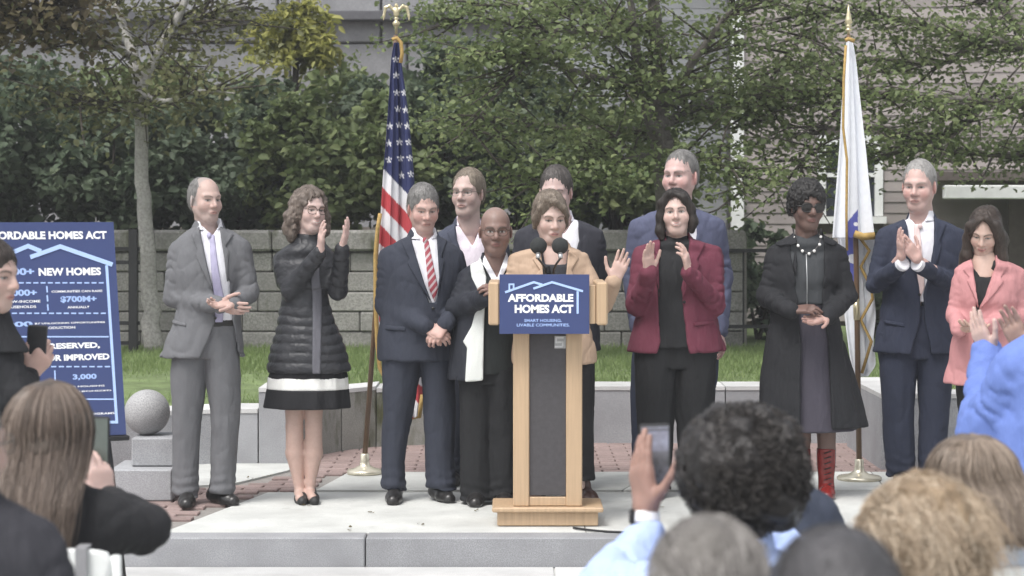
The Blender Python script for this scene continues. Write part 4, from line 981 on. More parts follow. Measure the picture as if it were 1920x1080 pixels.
for s_ in (-1, 1):
    f.chain([(s_ * .078, .02, .03), (s_ * .098, .025, -.04), (s_ * .100, .03, -.10), (s_ * .085, .03, -.15)], [.03, .036, .038, .026], .03)
f.chain([(0, .09, .02), (0, .10, -.06), (0, .085, -.14)], [.05, .055, .035], .03)
f.fn(lambda X, Y, Z: np.maximum(np.sqrt((X / .060)**2 + ((Z + .045) / .118)**2) * .06 - .06, Y + .005), 'sub', .015)
f.disp(.010, (38, 38, 30), 5, 3); P.hair(f, HAIRM['curlybrown'])
glasses(P, 'brown')
arms = {'l': (P.p(546, 545, -.08), P.p(600, 474, -.24)), 'r': (P.p(634, 545, -.06), P.p(641, 468, -.20))}
def quilt(f, P, rows, amp=.007, z0=None): 
    f.ops.append(('dfn', lambda x, y, z: -amp * np.sqrt(np.abs(np.sin(math.pi * (z + .012 * vnoise(x * 8, y * 8, z * 6, 3)) / rows))) * np.clip((z0 - z) / .08, .15, 1) + amp * .5, 0))
f = Field(); f.zl(st, 0, off=.015, cap=.015); P.sleeves(f, arms, (.060, .052, .042), .03, (.004, 6, 5)); P.arms = arms
quilt(f, P, .050, .010, P.z(560)); f.disp(.003, (14, 14, 10), 8, 2); P.part('coat', f, M_PUFF, .007)
P.part('zip_panel', offset_shell(st, P.pl([(583, 470), (597, 470), (603, 560), (603, 702), (588, 706), (586, 560)]), .024), M_GREYKNIT, .006)
P.part('coat_collar', Field().zl([(P.nb[2] - .03, P.nb[0], 0, .10, .09), (P.nb[2] + .02, P.nb[0], .005, .085, .08)], 0).poly(P.pl([(556, 420), (606, 420), (598, 468), (580, 474), (566, 458)]), 'sub', -9, .01), M_PUFF, .006)
f = Field(); f.zl(P.st([(690, 578, 70, .15), (709, 578, 76, .155)]), 0); P.part('dress_top', f, M_DRESS, .008)
FL = (9, .005, .025, 2.0)
P.part('white_band', Field().zl(P.st([(706, 578, 75, .155), (729, 578, 77, .16)]), 0, flute=(9, .012, .02, 2.0)), M_STRIPE, .007)
P.part('dress_hem', Field().zl(P.st([(728, 578, 77, .16), (764, 577, 81, .168)]), 0, flute=(9, .02, .04, 2.0)), M_DRESS, .007)
P.pelvis = P.p(578, 650); k = .004
f = Field(); L0 = [P.p(553, 720, 0), P.p(552, 800), P.p(553, 850, .015), P.p(560, 905, .01), P.p(562, 925, .0)]; R0 = [P.p(588, 720, 0), P.p(588, 800), P.p(588, 850, .015), P.p(582, 905, .01), P.p(581, 925, .0)]
f.chain(L0, [.060, .046, .050, .028, .025], .01).chain(R0, [.058, .045, .049, .028, .025], .01)
f.chain([L0[-1], P.p(562, 934, -.12)], [.028, .024], .015).chain([R0[-1], P.p(586, 934, -.12)], [.028, .024], .015); P.skinfield(f, .007, (.50, .35, .30))
for a, b in ((562, 566), (583, 589)):
    f = Field(); h0 = P.p(a, 939, .05); t0 = P.p(b, 939, -.17); h0[2] = t0[2] = 0
    f.rc(h0 * .45 + t0 * .55 + np.array([0, 0, .020]), t0 + np.array([0, .03, .016]), .034, .026, 0); f.rc(h0 + np.array([0, 0, .058]), h0 * .45 + t0 * .55 + np.array([0, 0, .022]), .026, .03, .02); f.rc(h0 + np.array([0, .01, .07]), h0 + np.array([0, .012, .003]), .012, .006, .008)
    f.el(h0 * .62 + t0 * .38 + np.array([0, 0, .075]), (.020, .055, .035), .01, 'sub'); P.part('pump', f, M_PUMP, .005)
w, e = arms['l'][1], arms['l'][0]; P.hand('R', w, (.1, -.3, .95), (.9, .25, .1), e, (.1, .1, .12, .15), .3, (.6, .3))
w, e = arms['r'][1], arms['r'][0]; P.hand('L', w, (.25, -.25, .9), (-.9, .1, .25), e, (.12, .12, .15, .18), .3, (.6, .3))
P.finish()

# ---- 4: tall man with thin glasses, back row
M_NAVY2 = cloth('navy_blazer', (.048, .054, .078)); M_PINKSHIRT = cloth('pale_pink_shirt', (.66, .60, .66), .8, .06); M_CHAR = cloth('charcoal_suit', (.030, .031, .040)); M_BLUEGREY = cloth('blue_grey_suit', (.075, .083, .135))
P = Person('sandy haired man with thin glasses and open pale shirt standing behind the front row', 872, 905, (.57, .41, .35))
st = P.torso_st((878, 417), (798, 445), (952, 445), [(540, 874, 62, .12), (580, 874, 63, .125), (640, 874, 66, .13)])
P.head(877, 362, 92, -20, 0, 0, paint=dict(brow=(.25, .2, .16), eyes=.8), shape=dict(wid=.95, chin=1.3, jaw=.98))
P.hair(hair_base(.007, .008, .010, .080, True, -.05, seed=6, groove=.0018), HAIRM['sandy']); glasses(P, 'metal', thick=.0013, hgt=.015)
arms = {'l': (P.p(806, 545, .03), P.p(812, 620, -.06)), 'r': (P.p(946, 545, .03), P.p(940, 620, -.06))}
jacket(P, st, M_NAVY2, [(850, 395), (912, 395), (914, 450), (900, 560), (886, 560), (858, 450)], arms, [[(852, 424), (838, 436), (850, 466), (846, 474), (886, 560), (866, 500)], [(910, 424), (926, 436), (914, 466), (918, 474), (898, 560), (908, 500)]], 11, collar=[(850, 380), (912, 380), (910, 460), (880, 540)])
shirt(P, st, M_PINKSHIRT, 600, [(848, 395), (914, 395), (904, 418), (886, 462), (858, 420)]); shirt_collar(P, M_PINKSHIRT, [(848, 390), (914, 390), (902, 418), (889, 470), (884, 470), (860, 420)])
P.pelvis = P.p(874, 640); P.legs = [[P.p(848, 760), P.p(848, 880)], [P.p(898, 760), P.p(898, 880)]]
P.part('trousers', legs_field(P, [[(620, 850, 36, .11), (760, 848, 31, .085), (890, 846, 26, .072)], [(620, 898, 36, .11), (760, 898, 31, .085), (890, 898, 26, .072)]], [(615, 874, 60, .12), (660, 874, 58, .10)], seed=8), M_NAVY)
shoe(P, P.p(846, 905, .07), P.p(852, 905, -.2), M_BLKSHOE); shoe(P, P.p(898, 905, .07), P.p(904, 905, -.2), M_BLKSHOE)
for sd, k in (('R', 'l'), ('L', 'r')): P.hand(sd, arms[k][1], (0, -.1, -1), (.8 if sd == 'R' else -.8, .3, 0), arms[k][0], (.4,) * 4, .2, (.4, .3))
P.finish()

# ---- 5: woman with shaved head, coat with white lining
M_COATN = cloth('dark_navy_coat', (.018, .020, .027), .7); M_LINING = cloth('white_lining', (.56, .58, .56), .75, .05); M_BLK = cloth('black_cloth', (.014, .0145, .016), .85); M_BLKT = cloth('black_top', (.018, .021, .021), .85)
BR = (.235, .145, .115)
P = Person('woman with shaved head and glasses in a dark coat with white lining beside the lectern', 915, 943, BR)
st = P.torso_st((928, 488), (858, 508), (1000, 508), [(600, 920, 62, .125), (640, 915, 64, .13), (712, 905, 62, .14)], b=(.09, .115, .13))
P.head(929, 433, 92, 3, 3, 0, paint=dict(brow=(.06, .045, .04), lip=(.22, .10, .09), white=.4, iris=(.02, .015, .012), scalp=((.33, .25, .22), lambda x, y, z: np.clip((z - .062) / .02, 0, 1), .35)), shape=dict(fem=True, full=.9, wid=1.02, nose=1.15))
glasses(P, 'brown', thick=.0015)
arms = {'l': (P.p(856, 578, -.02), P.p(916, 556, -.24)), 'r': (P.p(990, 590, -.02), P.p(950, 560, -.24))}
f = Field(); f.zl(st, 0, off=.014, cap=.012); f.poly(P.pl([(908, 455), (954, 455), (978, 540), (975, 730), (898, 730), (905, 560)]), 'sub', -9, .03, .006); P.sleeves(f, arms, (.066, .056, .048), .03, (.005, 5, 12)); P.arms = arms; f.disp(.0026, (9, 9, 5), 12, 3); f.ridge(.006, (6, 6, 5), 12); P.part('coat', f, M_COATN, .008)
P.part('coat_lining', offset_shell(st, P.pl([(898, 474), (880, 492), (884, 520), (900, 552), (884, 612), (868, 640), (876, 652), (872, 716), (906, 712), (908, 600), (912, 520)]), .021), M_LINING, .006)
shirt(P, st, M_BLKT, 700, [(905, 460), (955, 460), (948, 490), (932, 530), (914, 490)], 'top'); P.part('shirt_front', offset_shell(st, P.pl([(908, 478), (900, 492), (908, 500), (930, 540), (952, 500), (958, 490), (948, 478), (932, 522)]), .006), M_WSHIRT, .005)
shirt_collar(P, M_WSHIRT, [(900, 460), (956, 460), (950, 488), (934, 530), (926, 530), (908, 488)])
P.pelvis = P.p(915, 670); P.legs = [[P.p(896, 790), P.p(896, 920)], [P.p(938, 790), P.p(940, 920)]]
P.part('trousers', legs_field(P, [[(690, 896, 36, .12), (790, 895, 34, .10), (880, 895, 33, .095), (936, 896, 33, .095)], [(690, 936, 34, .12), (790, 940, 33, .10), (880, 942, 33, .095), (934, 943, 33, .095)]], [(660, 916, 56, .125), (720, 916, 58, .12)], seed=9), M_BLK)
shoe(P, P.p(892, 943, .05), P.p(891, 943, -.18), M_BLKSHOE); shoe(P, P.p(944, 943, .05), P.p(946, 943, -.18), M_BLKSHOE)
w, e = arms['l'][1], arms['l'][0]; P.hand('R', w, (.9, -.2, .25), (.1, .8, .3), e, (.35,) * 4, .2, (.5, .4)); w, e = arms['r'][1], arms['r'][0]; P.hand('L', w, (-.7, -.3, .45), (.1, .5, -.7), e, (.5,) * 4, .2, (.4, .4))
P.finish()

# ---- 7: man in charcoal suit behind the speaker
P = Person('dark haired man in a charcoal suit standing directly behind the speaker', 1050, 915, (.57, .40, .35))
st = P.torso_st((1050, 408), (966, 432), (1134, 432), [(540, 1050, 70, .125), (600, 1050, 70, .13), (658, 1050, 74, .135)])
P.head(1042, 360, 94, -12, 10, 0, paint=dict(brow=(.12, .1, .09), eyes=.6), shape=dict(wid=.98, full=.4))
P.hair(hair_base(.007, .009, .012, .072, True, -.05, seed=7), hairmat('hair_darkgrey', (.05, .043, .04), (.15, .135, .125)))
arms = {'l': (P.p(972, 540, .03), P.p(980, 630, -.06)), 'r': (P.p(1128, 540, .05), P.p(1108, 612, .16))}
jacket(P, st, M_CHAR, [(1024, 388), (1082, 388), (1086, 450), (1062, 560), (1050, 560), (1028, 450)], arms, [], 14, collar=[(1024, 370), (1082, 370), (1080, 450), (1056, 540)])
shirt(P, st, M_WSHIRT, 620, [(1024, 385), (1084, 385), (1076, 412), (1058, 440), (1034, 412)]); shirt_collar(P, M_WSHIRT, [(1026, 380), (1080, 380), (1072, 412), (1060, 450), (1054, 450), (1036, 412)])
P.pelvis = P.p(1050, 640); P.legs = [[P.p(1022, 770), P.p(1022, 890)], [P.p(1080, 770), P.p(1084, 890)]]
P.part('trousers', legs_field(P, [[(630, 1024, 38, .11), (770, 1022, 32, .085), (895, 1020, 27, .075)], [(630, 1078, 38, .11), (770, 1082, 32, .085), (895, 1084, 27, .075)]], [(620, 1050, 66, .125), (670, 1050, 64, .10)], seed=10), M_BLK)
shoe(P, P.p(1022, 915, .07), P.p(1018, 915, -.2), M_BLKSHOE); shoe(P, P.p(1084, 915, .07), P.p(1096, 915, -.19), M_BLKSHOE)
for sd, k in (('R', 'l'), ('L', 'r')): P.hand(sd, arms[k][1], (-.6 if k == 'r' else 0, .2, -1), (.8 if sd == 'R' else -.8, .3, 0), arms[k][0], (.4,) * 4, .2, (.4, .3))
P.finish()

# ---- 6: the speaker in the tan blazer
M_TAN = cloth('tan_blazer', (.38, .275, .20), .8, .08); M_CAMI = cloth('dark_top', (.03, .032, .038)); M_BRNSHOE = plain('brown_shoe', (.07, .035, .028), .35)
P = Person('speaker in a tan blazer at the lectern raising an open palm', 1038, 946, (.58, .41, .34))
st = P.torso_st((1040, 462), (950, 478), (1106, 474), [(560, 1032, 62, .115), (600, 1034, 66, .12), (640, 1037, 73, .135), (683, 1039, 78, .145)], b=(.085, .11, .12))
P.head(1032, 409, 94, 14, 10, 0, paint=dict(brow=(.12, .09, .07), lip=(.45, .22, .2), eyes=.75), shape=dict(fem=True, wid=.98, jaw=.95))
f = hair_base(.012, .018, .020, .090, False, -.075, seed=8, groove=.0028)
f.chain([(-.045, -.055, .100), (.0, -.080, .092), (.045, -.076, .062), (.072, -.048, .020), (.080, -.03, -.015)], [.016, .015, .014, .012, .007], .012); f.chain([(-.040, -.058, .100), (-.070, -.045, .055), (-.084, -.012, .0), (-.080, .008, -.045)], [.014, .013, .016, .012], .015); f.chain([(.080, .0, .03), (.083, .012, -.03), (.072, .03, -.07)], [.014, .015, .012], .02)
P.hair(f, hairmat('hair_ashblond', (.14, .11, .085), (.33, .28, .225)))
arms = {'l': (P.p(952, 580, -.02), P.p(1000, 588, -.22)), 'r': (P.p(1128, 574, -.06), P.p(1152, 528, -.24))}
jacket(P, st, M_TAN, [(1016, 440), (1064, 440), (1066, 500), (1046, 590), (1036, 590), (1014, 500)], arms, [[(1014, 470), (998, 486), (1012, 506), (1006, 514), (1038, 592), (1020, 530)], [(1066, 470), (1086, 484), (1072, 506), (1076, 514), (1044, 592), (1060, 530)]], 15, r=(.060, .050, .044), collar=[(1012, 420), (1068, 420), (1066, 490), (1040, 570)])
shirt(P, st, M_CAMI, 640, [(1010, 430), (1070, 430), (1062, 496), (1022, 496)], 'top')
f = Field(); f.zl([(P.z(505), P.nb[0], 0, .10, .10), (P.z(470), P.nb[0], 0, .085, .078), (P.z(452), P.nb[0], 0, .058, .056)], 0); P.skinfield(f, .008)
P.pelvis = P.p(1038, 660); P.legs = [[P.p(1010, 790), P.p(1008, 910)], [P.p(1078, 790), P.p(1088, 910)]]
P.part('trousers', legs_field(P, [[(670, 1008, 38, .115), (790, 1006, 32, .085), (926, 1004, 25, .07)], [(670, 1076, 38, .115), (790, 1082, 32, .085), (900, 1094, 22, .07)]], [(660, 1038, 70, .13), (710, 1038, 70, .12)], seed=11), M_BLK)
shoe(P, P.p(1004, 946, .05), P.p(1000, 946, -.16), M_BRNSHOE); shoe(P, P.p(1090, 946, .12), P.p(1118, 946, .0), M_BRNSHOE)
w, e = arms['r'][1], arms['r'][0]; P.hand('L', w, (.35, -.05, .94), (-.1, -1, .1), e, (.06, .06, .08, .1), .55, (.85, .1)); w, e = arms['l'][1], arms['l'][0]; P.hand('R', w, (.8, -.4, .0), (.1, .3, -.9), e, (.3,) * 4, .3, (.5, .3))
P.finish()
# ---- 9: tall man in blue-grey suit, back row
P = Person('tall grey haired man in a blue-grey suit behind the woman in maroon', 1272, 905, (.60, .40, .35))
st = P.torso_st((1272, 388), (1180, 412), (1360, 412), [(520, 1270, 76, .13), (600, 1270, 76, .135), (640, 1270, 80, .14)])
P.head(1275, 331, 96, -28, 0, 0, paint=dict(brow=(.2, .16, .14), eyes=.7, blush=.7), shape=dict(full=.7, wid=1.02, jaw=1.05))
P.hair(hair_base(.006, .008, .011, .080, True, -.05, seed=12, groove=.0018), HAIRM['grey'])
arms = {'l': (P.p(1186, 520, .03), P.p(1196, 620, -.08)), 'r': (P.p(1356, 520, .03), P.p(1350, 620, -.06))}
jacket(P, st, M_BLUEGREY, [(1246, 366), (1302, 366), (1306, 440), (1282, 540), (1270, 540), (1248, 440)], arms, [], 16, collar=[(1246, 350), (1302, 350), (1300, 430), (1274, 520)])
shirt(P, st, M_WSHIRT, 600, [(1244, 360), (1306, 360), (1296, 392), (1278, 415), (1254, 392)]); shirt_collar(P, M_WSHIRT, [(1244, 355), (1300, 355), (1290, 390), (1278, 425), (1272, 425), (1254, 392)])
P.pelvis = P.p(1270, 620); P.legs = [[P.p(1212, 760), P.p(1212, 880)], [P.p(1300, 760), P.p(1304, 880)]]
P.part('trousers', legs_field(P, [[(620, 1236, 46, .115), (700, 1222, 40, .10), (760, 1216, 34, .085), (885, 1212, 27, .075)], [(620, 1300, 46, .115), (700, 1306, 40, .10), (760, 1306, 34, .085), (885, 1306, 27, .075)]], [(600, 1270, 72, .125), (660, 1268, 70, .11)], seed=12), cloth('dark_navy_trousers', (.035, .042, .07)))
shoe(P, P.p(1214, 905, .07), P.p(1210, 905, -.2), M_BLKSHOE); shoe(P, P.p(1304, 905, .07), P.p(1310, 905, -.2), M_BLKSHOE)
for sd, k in (('R', 'l'), ('L', 'r')): P.hand(sd, arms[k][1], (.2, -.3, -1), (.8 if sd == 'R' else -.8, .3, 0), arms[k][0], (.4,) * 4, .2, (.4, .3))
P.finish()

# ---- 8: woman in the maroon blazer
M_MAROON = cloth('maroon_blazer', (.115, .028, .046), .8, .1)
P = Person('smiling woman with dark bob in a maroon blazer over black, clapping', 1268, 931, (.60, .42, .35))
st = P.torso_st((1268, 447), (1186, 466), (1356, 462), [(560, 1268, 66, .13), (610, 1268, 76, .14), (660, 1270, 90, .155)], b=(.09, .12, .135))
P.head(1268, 399, 88, -6, -2, -3, paint=dict(brow=(.05, .04, .035), smile=1.3, teeth=True, lip=(.5, .22, .2), eyes=.9), shape=dict(fem=True, full=.9, wid=1.0))
f = hair_base(.014, .018, .012, .078, False, -.2, seed=13, groove=.003)
f.chain([(-.03, -.06, .095), (-.074, -.04, .05), (-.086, -.03, -.02), (-.092, -.03, -.09), (-.086, -.03, -.125)], [.02, .022, .024, .026, .018], .02); f.chain([(-.02, -.065, .095), (.045, -.062, .072), (.080, -.035, .02), (.090, -.03, -.05), (.080, -.03, -.095)], [.02, .022, .024, .026, .018], .02); f.chain([(0, .085, .0), (0, .085, -.08), (0, .07, -.12)], [.06, .06, .045], .03)
f.fn(lambda X, Y, Z: np.maximum(np.sqrt(((X + .004) / .058)**2 + ((Z + .06) / .14)**2) * .06 - .06, Y + .01), 'sub', .01)
P.hair(f, HAIRM['dark'])
arms = {'l': (P.p(1194, 572, -.06), P.p(1216, 512, -.26)), 'r': (P.p(1340, 572, -.06), P.p(1292, 510, -.27))}
jacket(P, st, M_MAROON, [(1240, 430), (1296, 430), (1290, 470), (1276, 540), (1286, 640), (1296, 690), (1222, 690), (1238, 640), (1234, 540)], arms, [[(1240, 440), (1218, 456), (1234, 484), (1228, 494), (1236, 560), (1234, 500)], [(1296, 442), (1324, 456), (1306, 488), (1312, 496), (1278, 560), (1290, 490)]], 17, r=(.068, .058, .047), collar=[(1240, 400), (1296, 400), (1290, 470), (1266, 520)])
shirt(P, st, M_BLK, 650, [(1236, 410), (1300, 410), (1290, 440), (1268, 446), (1246, 440)], 'top', .004)
P.pelvis = P.p(1268, 660); P.legs = [[P.p(1230, 790), P.p(1228, 910)], [P.p(1304, 790), P.p(1308, 910)]]
P.part('trousers', legs_field(P, [[(650, 1232, 42, .13), (720, 1230, 40, .12), (790, 1230, 36, .09), (916, 1230, 28, .075)], [(650, 1304, 42, .13), (720, 1302, 40, .12), (790, 1302, 36, .09), (916, 1304, 28, .075)]], [(630, 1268, 72, .14), (690, 1267, 74, .12)], seed=13), M_BLK)
shoe(P, P.p(1230, 931, .06), P.p(1228, 931, -.18), M_BLKSHOE); shoe(P, P.p(1304, 931, .06), P.p(1306, 931, -.18), M_BLKSHOE)
flap(P, st, [(1300, 604), (1340, 600), (1340, 607), (1300, 611)], M_MAROON); button(P, st, 1282, 566, M_BLK)
w, e = arms['l'][1], arms['l'][0]; P.hand('R', w, (-.05, -.25, .95), (.55, -.75, .1), e, (.1, .1, .12, .15), .35, (.7, .2)); w, e = arms['r'][1], arms['r'][0]; P.hand('L', w, (-.22, -.25, .93), (-.75, .3, -.1), e, (.25, .3, .35, .4), .35, (.55, .3))
P.finish()
pp = MB().box((0, 0, 0), (.125, .006, .07), rotm(0, 20, -12), 0).build('folded_paper', plain('paper', (.75, .76, .76), .8), None); pp.location = W(1206, 562, 11.95 - .02); tag(pp, 'folded white paper held low beside the maroon sleeve', 'paper')

# ---- 10: woman in sunglasses and long black coat
M_LCOAT = cloth('long_black_coat', (.013, .0135, .016), .8); M_GDRESS = cloth('plum_grey_dress', (.045, .041, .055), .8); M_GTOP = cloth('slate_top', (.040, .043, .047), .8); M_PEARL = plain('pearl', (.75, .74, .72), .25); M_BOOT = plain('red_boot', (.16, .014, .012), .25, 0, 30, .25)
DK = (.155, .092, .072)
P = Person('woman in dark sunglasses, bead necklace and long flared black coat, hands together', 1512, 931, DK)
st = P.torso_st((1514, 440), (1436, 466), (1588, 462), [(545, 1510, 58, .12), (590, 1508, 60, .125), (650, 1510, 72, .15), (730, 1516, 90, .18), (800, 1521, 100, .20)], b=(.085, .112, .125))
P.head(1514, 387, 90, 10, 4, 2, paint=dict(brow=(.03, .025, .02), lip=(.20, .09, .08), white=.3, iris=(.02, .015, .012), blush=.2), shape=dict(fem=True, full=.7, nose=1.2))
f = hair_base(.026, .026, .024, .070, False, -.05, seed=14, groove=.001, side=-.035, sz=.0); f.disp(.007, (70, 70, 70), 5, 2); P.hair(f, HAIRM['black'])
glasses(P, 'black', w=.029, hgt=.021, z=-.002, thick=.003, tint=plain('sunglass_lens', (.012, .010, .010), .12))
arms = {'l': (P.p(1437, 556, -.02), P.p(1482, 582, -.22)), 'r': (P.p(1588, 556, -.02), P.p(1552, 592, -.22))}
f = Field(); f.zl(st, 0, off=.014, cap=.012, flute=(7, .0, .028, 1.0)); f.poly(P.pl([(1486, 420), (1544, 420), (1546, 470), (1540, 560), (1552, 640), (1556, 830), (1496, 830), (1500, 640), (1496, 560), (1484, 470)]), 'sub', -9, .05, .006); P.sleeves(f, arms, (.064, .054, .047), .03, (.005, 5, 18)); P.arms = arms; f.disp(.0026, (9, 9, 3), 18, 3); f.ridge(.006, (6, 6, 5), 18); P.part('coat', f, M_LCOAT, .008)
for lp in ([(1486, 432), (1448, 452), (1462, 462), (1494, 458), (1486, 500), (1492, 520), (1494, 440)], [(1544, 432), (1580, 452), (1566, 462), (1546, 456)]): P.part('lapel', offset_shell(st, P.pl(lp), .022), M_LCOAT, .006)
shirt(P, st, M_GTOP, 570, [(1484, 410), (1546, 410), (1538, 438), (1514, 448), (1490, 438)], 'top')
P.part('dress', Field().zl([(a, b, c, d * .92, e_ * .9) for a, b, c, d, e_ in P.st([(560, 1512, 52, .12), (590, 1512, 54, .125), (650, 1516, 62, .145), (730, 1524, 76, .17), (806, 1530, 84, .19)])], 0, flute=(6, 0, .03, .5)).disp(.004, (10, 10, 3), 2, 2), M_GDRESS, .008)
f = Field(); A = np.array(sorted(st))
def onf(px, py, off=.006): 
    q = P.p(px, py); i = np.argsort(A[:, 0]); d = np.interp(q[2], A[:, 0], A[:, 4]); a = np.interp(q[2], A[:, 0], A[:, 3]); c = np.interp(q[2], A[:, 0], A[:, 1]); u = np.clip((q[0] - c) / a, -.98, .98); return np.array([q[0], -d * math.sqrt(1 - u * u) - off, q[2]])
mb = MB(); nk = [(1486, 428), (1487, 446), (1492, 460), (1500, 470), (1512, 475), (1522, 470), (1532, 458), (1536, 444), (1538, 428)]
mb.tube([onf(*q) for q in nk], .004, 6); P.mesh_part('necklace', mb, plain('dark_bead', (.03, .028, .03), .3))
for q in nk[1:-1:1]:
    mb = MB(); mb.lathe([(max(.0005, .0085 * math.sin(math.pi * i / 8)), -.0085 * math.cos(math.pi * i / 8)) for i in range(9)], onf(*q, .010), 10); P.mesh_part('bead', mb, M_PEARL)
mb = MB(); mb.tube([onf(1507, 476), onf(1507, 520), onf(1507, 575)], .003, 6); P.mesh_part('zip', mb, plain('zip_metal', (.45, .46, .47), .4, .6))
P.pelvis = P.p(1512, 640); f = Field(); f.chain([P.p(1548, 760, .0), P.p(1550, 845, .0), P.p(1550, 880)], [.06, .048, .04], .01).chain([P.p(1504, 760, .0), P.p(1502, 845, .0), P.p(1502, 880)], [.06, .048, .04], .01); P.skinfield(f, .008)
for a in (1502, 1549):
    f = Field(); f.zl(P.st([(840, a, 18, .055), (870, a, 17.5, .052), (900, a, 15, .045), (922, a, 15, .05)]), 0); h0 = P.p(a, 931, .04); t0 = P.p(a + (4 if a > 1520 else -4), 931, -.18); h0[2] = t0[2] = 0
    f.rc(h0 + np.array([0, 0, .05]), h0 * .4 + t0 * .6 + np.array([0, 0, .03]), .036, .038, .02); f.rc(h0 * .4 + t0 * .6 + np.array([0, 0, .025]), t0 + np.array([0, .04, .018]), .04, .032, .02); f.rc(h0 + np.array([0, 0, .03]), h0 + np.array([0, 0, .005]), .03, .028, .01)
    f.fn(lambda X, Y, Z: Z - .002 + 0 * X + 0 * Y, 'sub', .004); P.part('boot', f, M_BOOT, .006)
    mb = MB()
    for i in range(7): z = P.z(848 + i * 10); mb.tube([(P.x(a) - .02, -.056, z), (P.x(a) + .02, -.056, z + .012)], .003, 5)
    P.mesh_part('bootlace', mb, M_BLK)
w, e = arms['l'][1], arms['l'][0]; P.hand('R', w, (.8, -.3, .1), (.4, .3, -.85), e, (.3,) * 4, .2, (.6, .3)); w, e = arms['r'][1], arms['r'][0]; P.hand('L', w, (-.75, -.35, -.2), (-.1, -.6, .75), e, (.2,) * 4, .3, (.9, .2), skin=(.36, .24, .21))
P.finish()

# ---- 11: silver haired man clapping, right
M_NAVY3 = cloth('navy_suit_right', (.026, .031, .052)); M_PINKTIE = cloth('pink_tie', (.60, .47, .46), .5, .08)
P = Person('silver haired man in a navy suit and pale pink tie, clapping', 1718, 905, (.60, .40, .34))
st = P.torso_st((1728, 408), (1644, 430), (1812, 432), [(540, 1724, 66, .13), (590, 1722, 70, .135), (662, 1716, 78, .14)])
P.head(1723, 349, 96, -24, 6, 0, paint=dict(brow=(.3, .25, .22), eyes=.7, blush=.7), shape=dict(full=.5, jaw=1.02, wid=.98))
P.hair(hair_base(.006, .007, .010, .078, True, -.05, seed=15, groove=.0016), HAIRM['silver'])
arms = {'l': (P.p(1642, 532, -.02), P.p(1686, 500, -.26)), 'r': (P.p(1800, 540, -.02), P.p(1728, 500, -.27))}
jacket(P, st, M_NAVY3, [(1698, 385), (1756, 375), (1752, 440), (1729, 552), (1731, 600), (1748, 690), (1698, 690), (1722, 600), (1724, 552), (1704, 440)], arms, [[(1700, 410), (1682, 424), (1696, 452), (1692, 460), (1728, 560), (1708, 500)], [(1754, 404), (1776, 420), (1760, 452), (1764, 460), (1732, 560), (1746, 500)]], 19, collar=[(1696, 360), (1758, 360), (1752, 440), (1730, 530)])
shirt(P, st, M_WSHIRT, 566, [(1696, 370), (1758, 370), (1748, 400), (1722, 428), (1708, 404)]); shirt_collar(P, M_WSHIRT, [(1696, 365), (1754, 365), (1742, 402), (1722, 438), (1716, 438), (1706, 404)])
tie(P, st, M_PINKTIE, [(1714, 420), (1724, 420), (1732, 540), (1722, 560), (1712, 530)], (1719, 424))
for k in 'lr': cuff(P, arms[k][1], arms[k][0], M_WSHIRT, .040, .05)
P.pelvis = P.p(1718, 640); P.legs = [[P.p(1684, 770), P.p(1688, 880)], [P.p(1752, 770), P.p(1752, 880)]]
P.part('trousers', legs_field(P, [[(620, 1686, 44, .115), (700, 1684, 35, .105), (780, 1684, 30, .085), (892, 1690, 27, .078)], [(620, 1748, 44, .115), (700, 1752, 34, .105), (780, 1751, 29, .085), (892, 1748, 27, .078)]], [(570, 1722, 62, .13), (610, 1719, 68, .13), (672, 1717, 68, .11)], seed=16), M_NAVY3)
shoe(P, P.p(1692, 905, .07), P.p(1688, 905, -.2), M_BLKSHOE); shoe(P, P.p(1748, 905, .07), P.p(1752, 905, -.2), M_BLKSHOE)
flap(P, st, [(1660, 600), (1694, 606), (1694, 613), (1660, 607)], M_NAVY3); button(P, st, 1722, 552, M_BLK)
w, e = arms['l'][1], arms['l'][0]; d = P.p(1690, 484, -.30); P.hand('R', d, (-.10, -.3, .92), (.75, .1, .3), e, (.08, .08, .1, .12), .2, (.6, .2)); w, e = arms['r'][1], arms['r'][0]; d = P.p(1722, 488, -.31); P.hand('L', d, (-.62, -.15, .75), (-.5, .75, .3), e, (.1, .1, .12, .15), .25, (.75, .2))
P.finish()

# ---- 12: woman in the pink blazer
M_PINK = cloth('pink_blazer', (.42, .20, .205), .8, .08)
P = Person('woman with long dark hair in a pink blazer, looking down with hands together', 1850, 931, (.56, .38, .30))
st = P.torso_st((1848, 484), (1784, 508), (1924, 500), [(580, 1852, 52, .11), (620, 1850, 58, .12), (720, 1848, 76, .145)], b=(.085, .11, .12))
P.head(1846, 435, 88, -22, 24, 5, paint=dict(brow=(.05, .04, .03), lip=(.45, .2, .18), eyes=.6, smile=.8), shape=dict(fem=True, wid=.96, jaw=.92))
f = hair_base(.014, .022, .014, .074, False, -.2, seed=16, groove=.003)
f.chain([(.02, -.06, .10), (-.066, -.05, .05), (-.086, -.03, -.03), (-.088, -.05, -.12), (-.100, -.075, -.20), (-.112, -.075, -.28), (-.12, -.06, -.34)], [.02, .024, .026, .034, .034, .028, .012], .02); f.chain([(.02, -.06, .10), (.068, -.05, .06), (.088, -.02, -.02), (.095, -.03, -.12), (.088, -.07, -.20), (.07, -.085, -.26)], [.02, .026, .034, .038, .028, .012], .02); f.chain([(.02, .09, .0), (.05, .12, -.10), (.07, .14, -.17)], [.06, .06, .04], .03)
f.fn(lambda X, Y, Z: np.maximum(np.sqrt((X / .057)**2 + ((Z + .05) / .13)**2) * .06 - .06, Y + .015), 'sub', .01); f.disp(.006, (20, 20, 14), 9, 2); P.hair(f, hairmat('hair_darkbrown', (.028, .02, .016), (.09, .065, .052)))
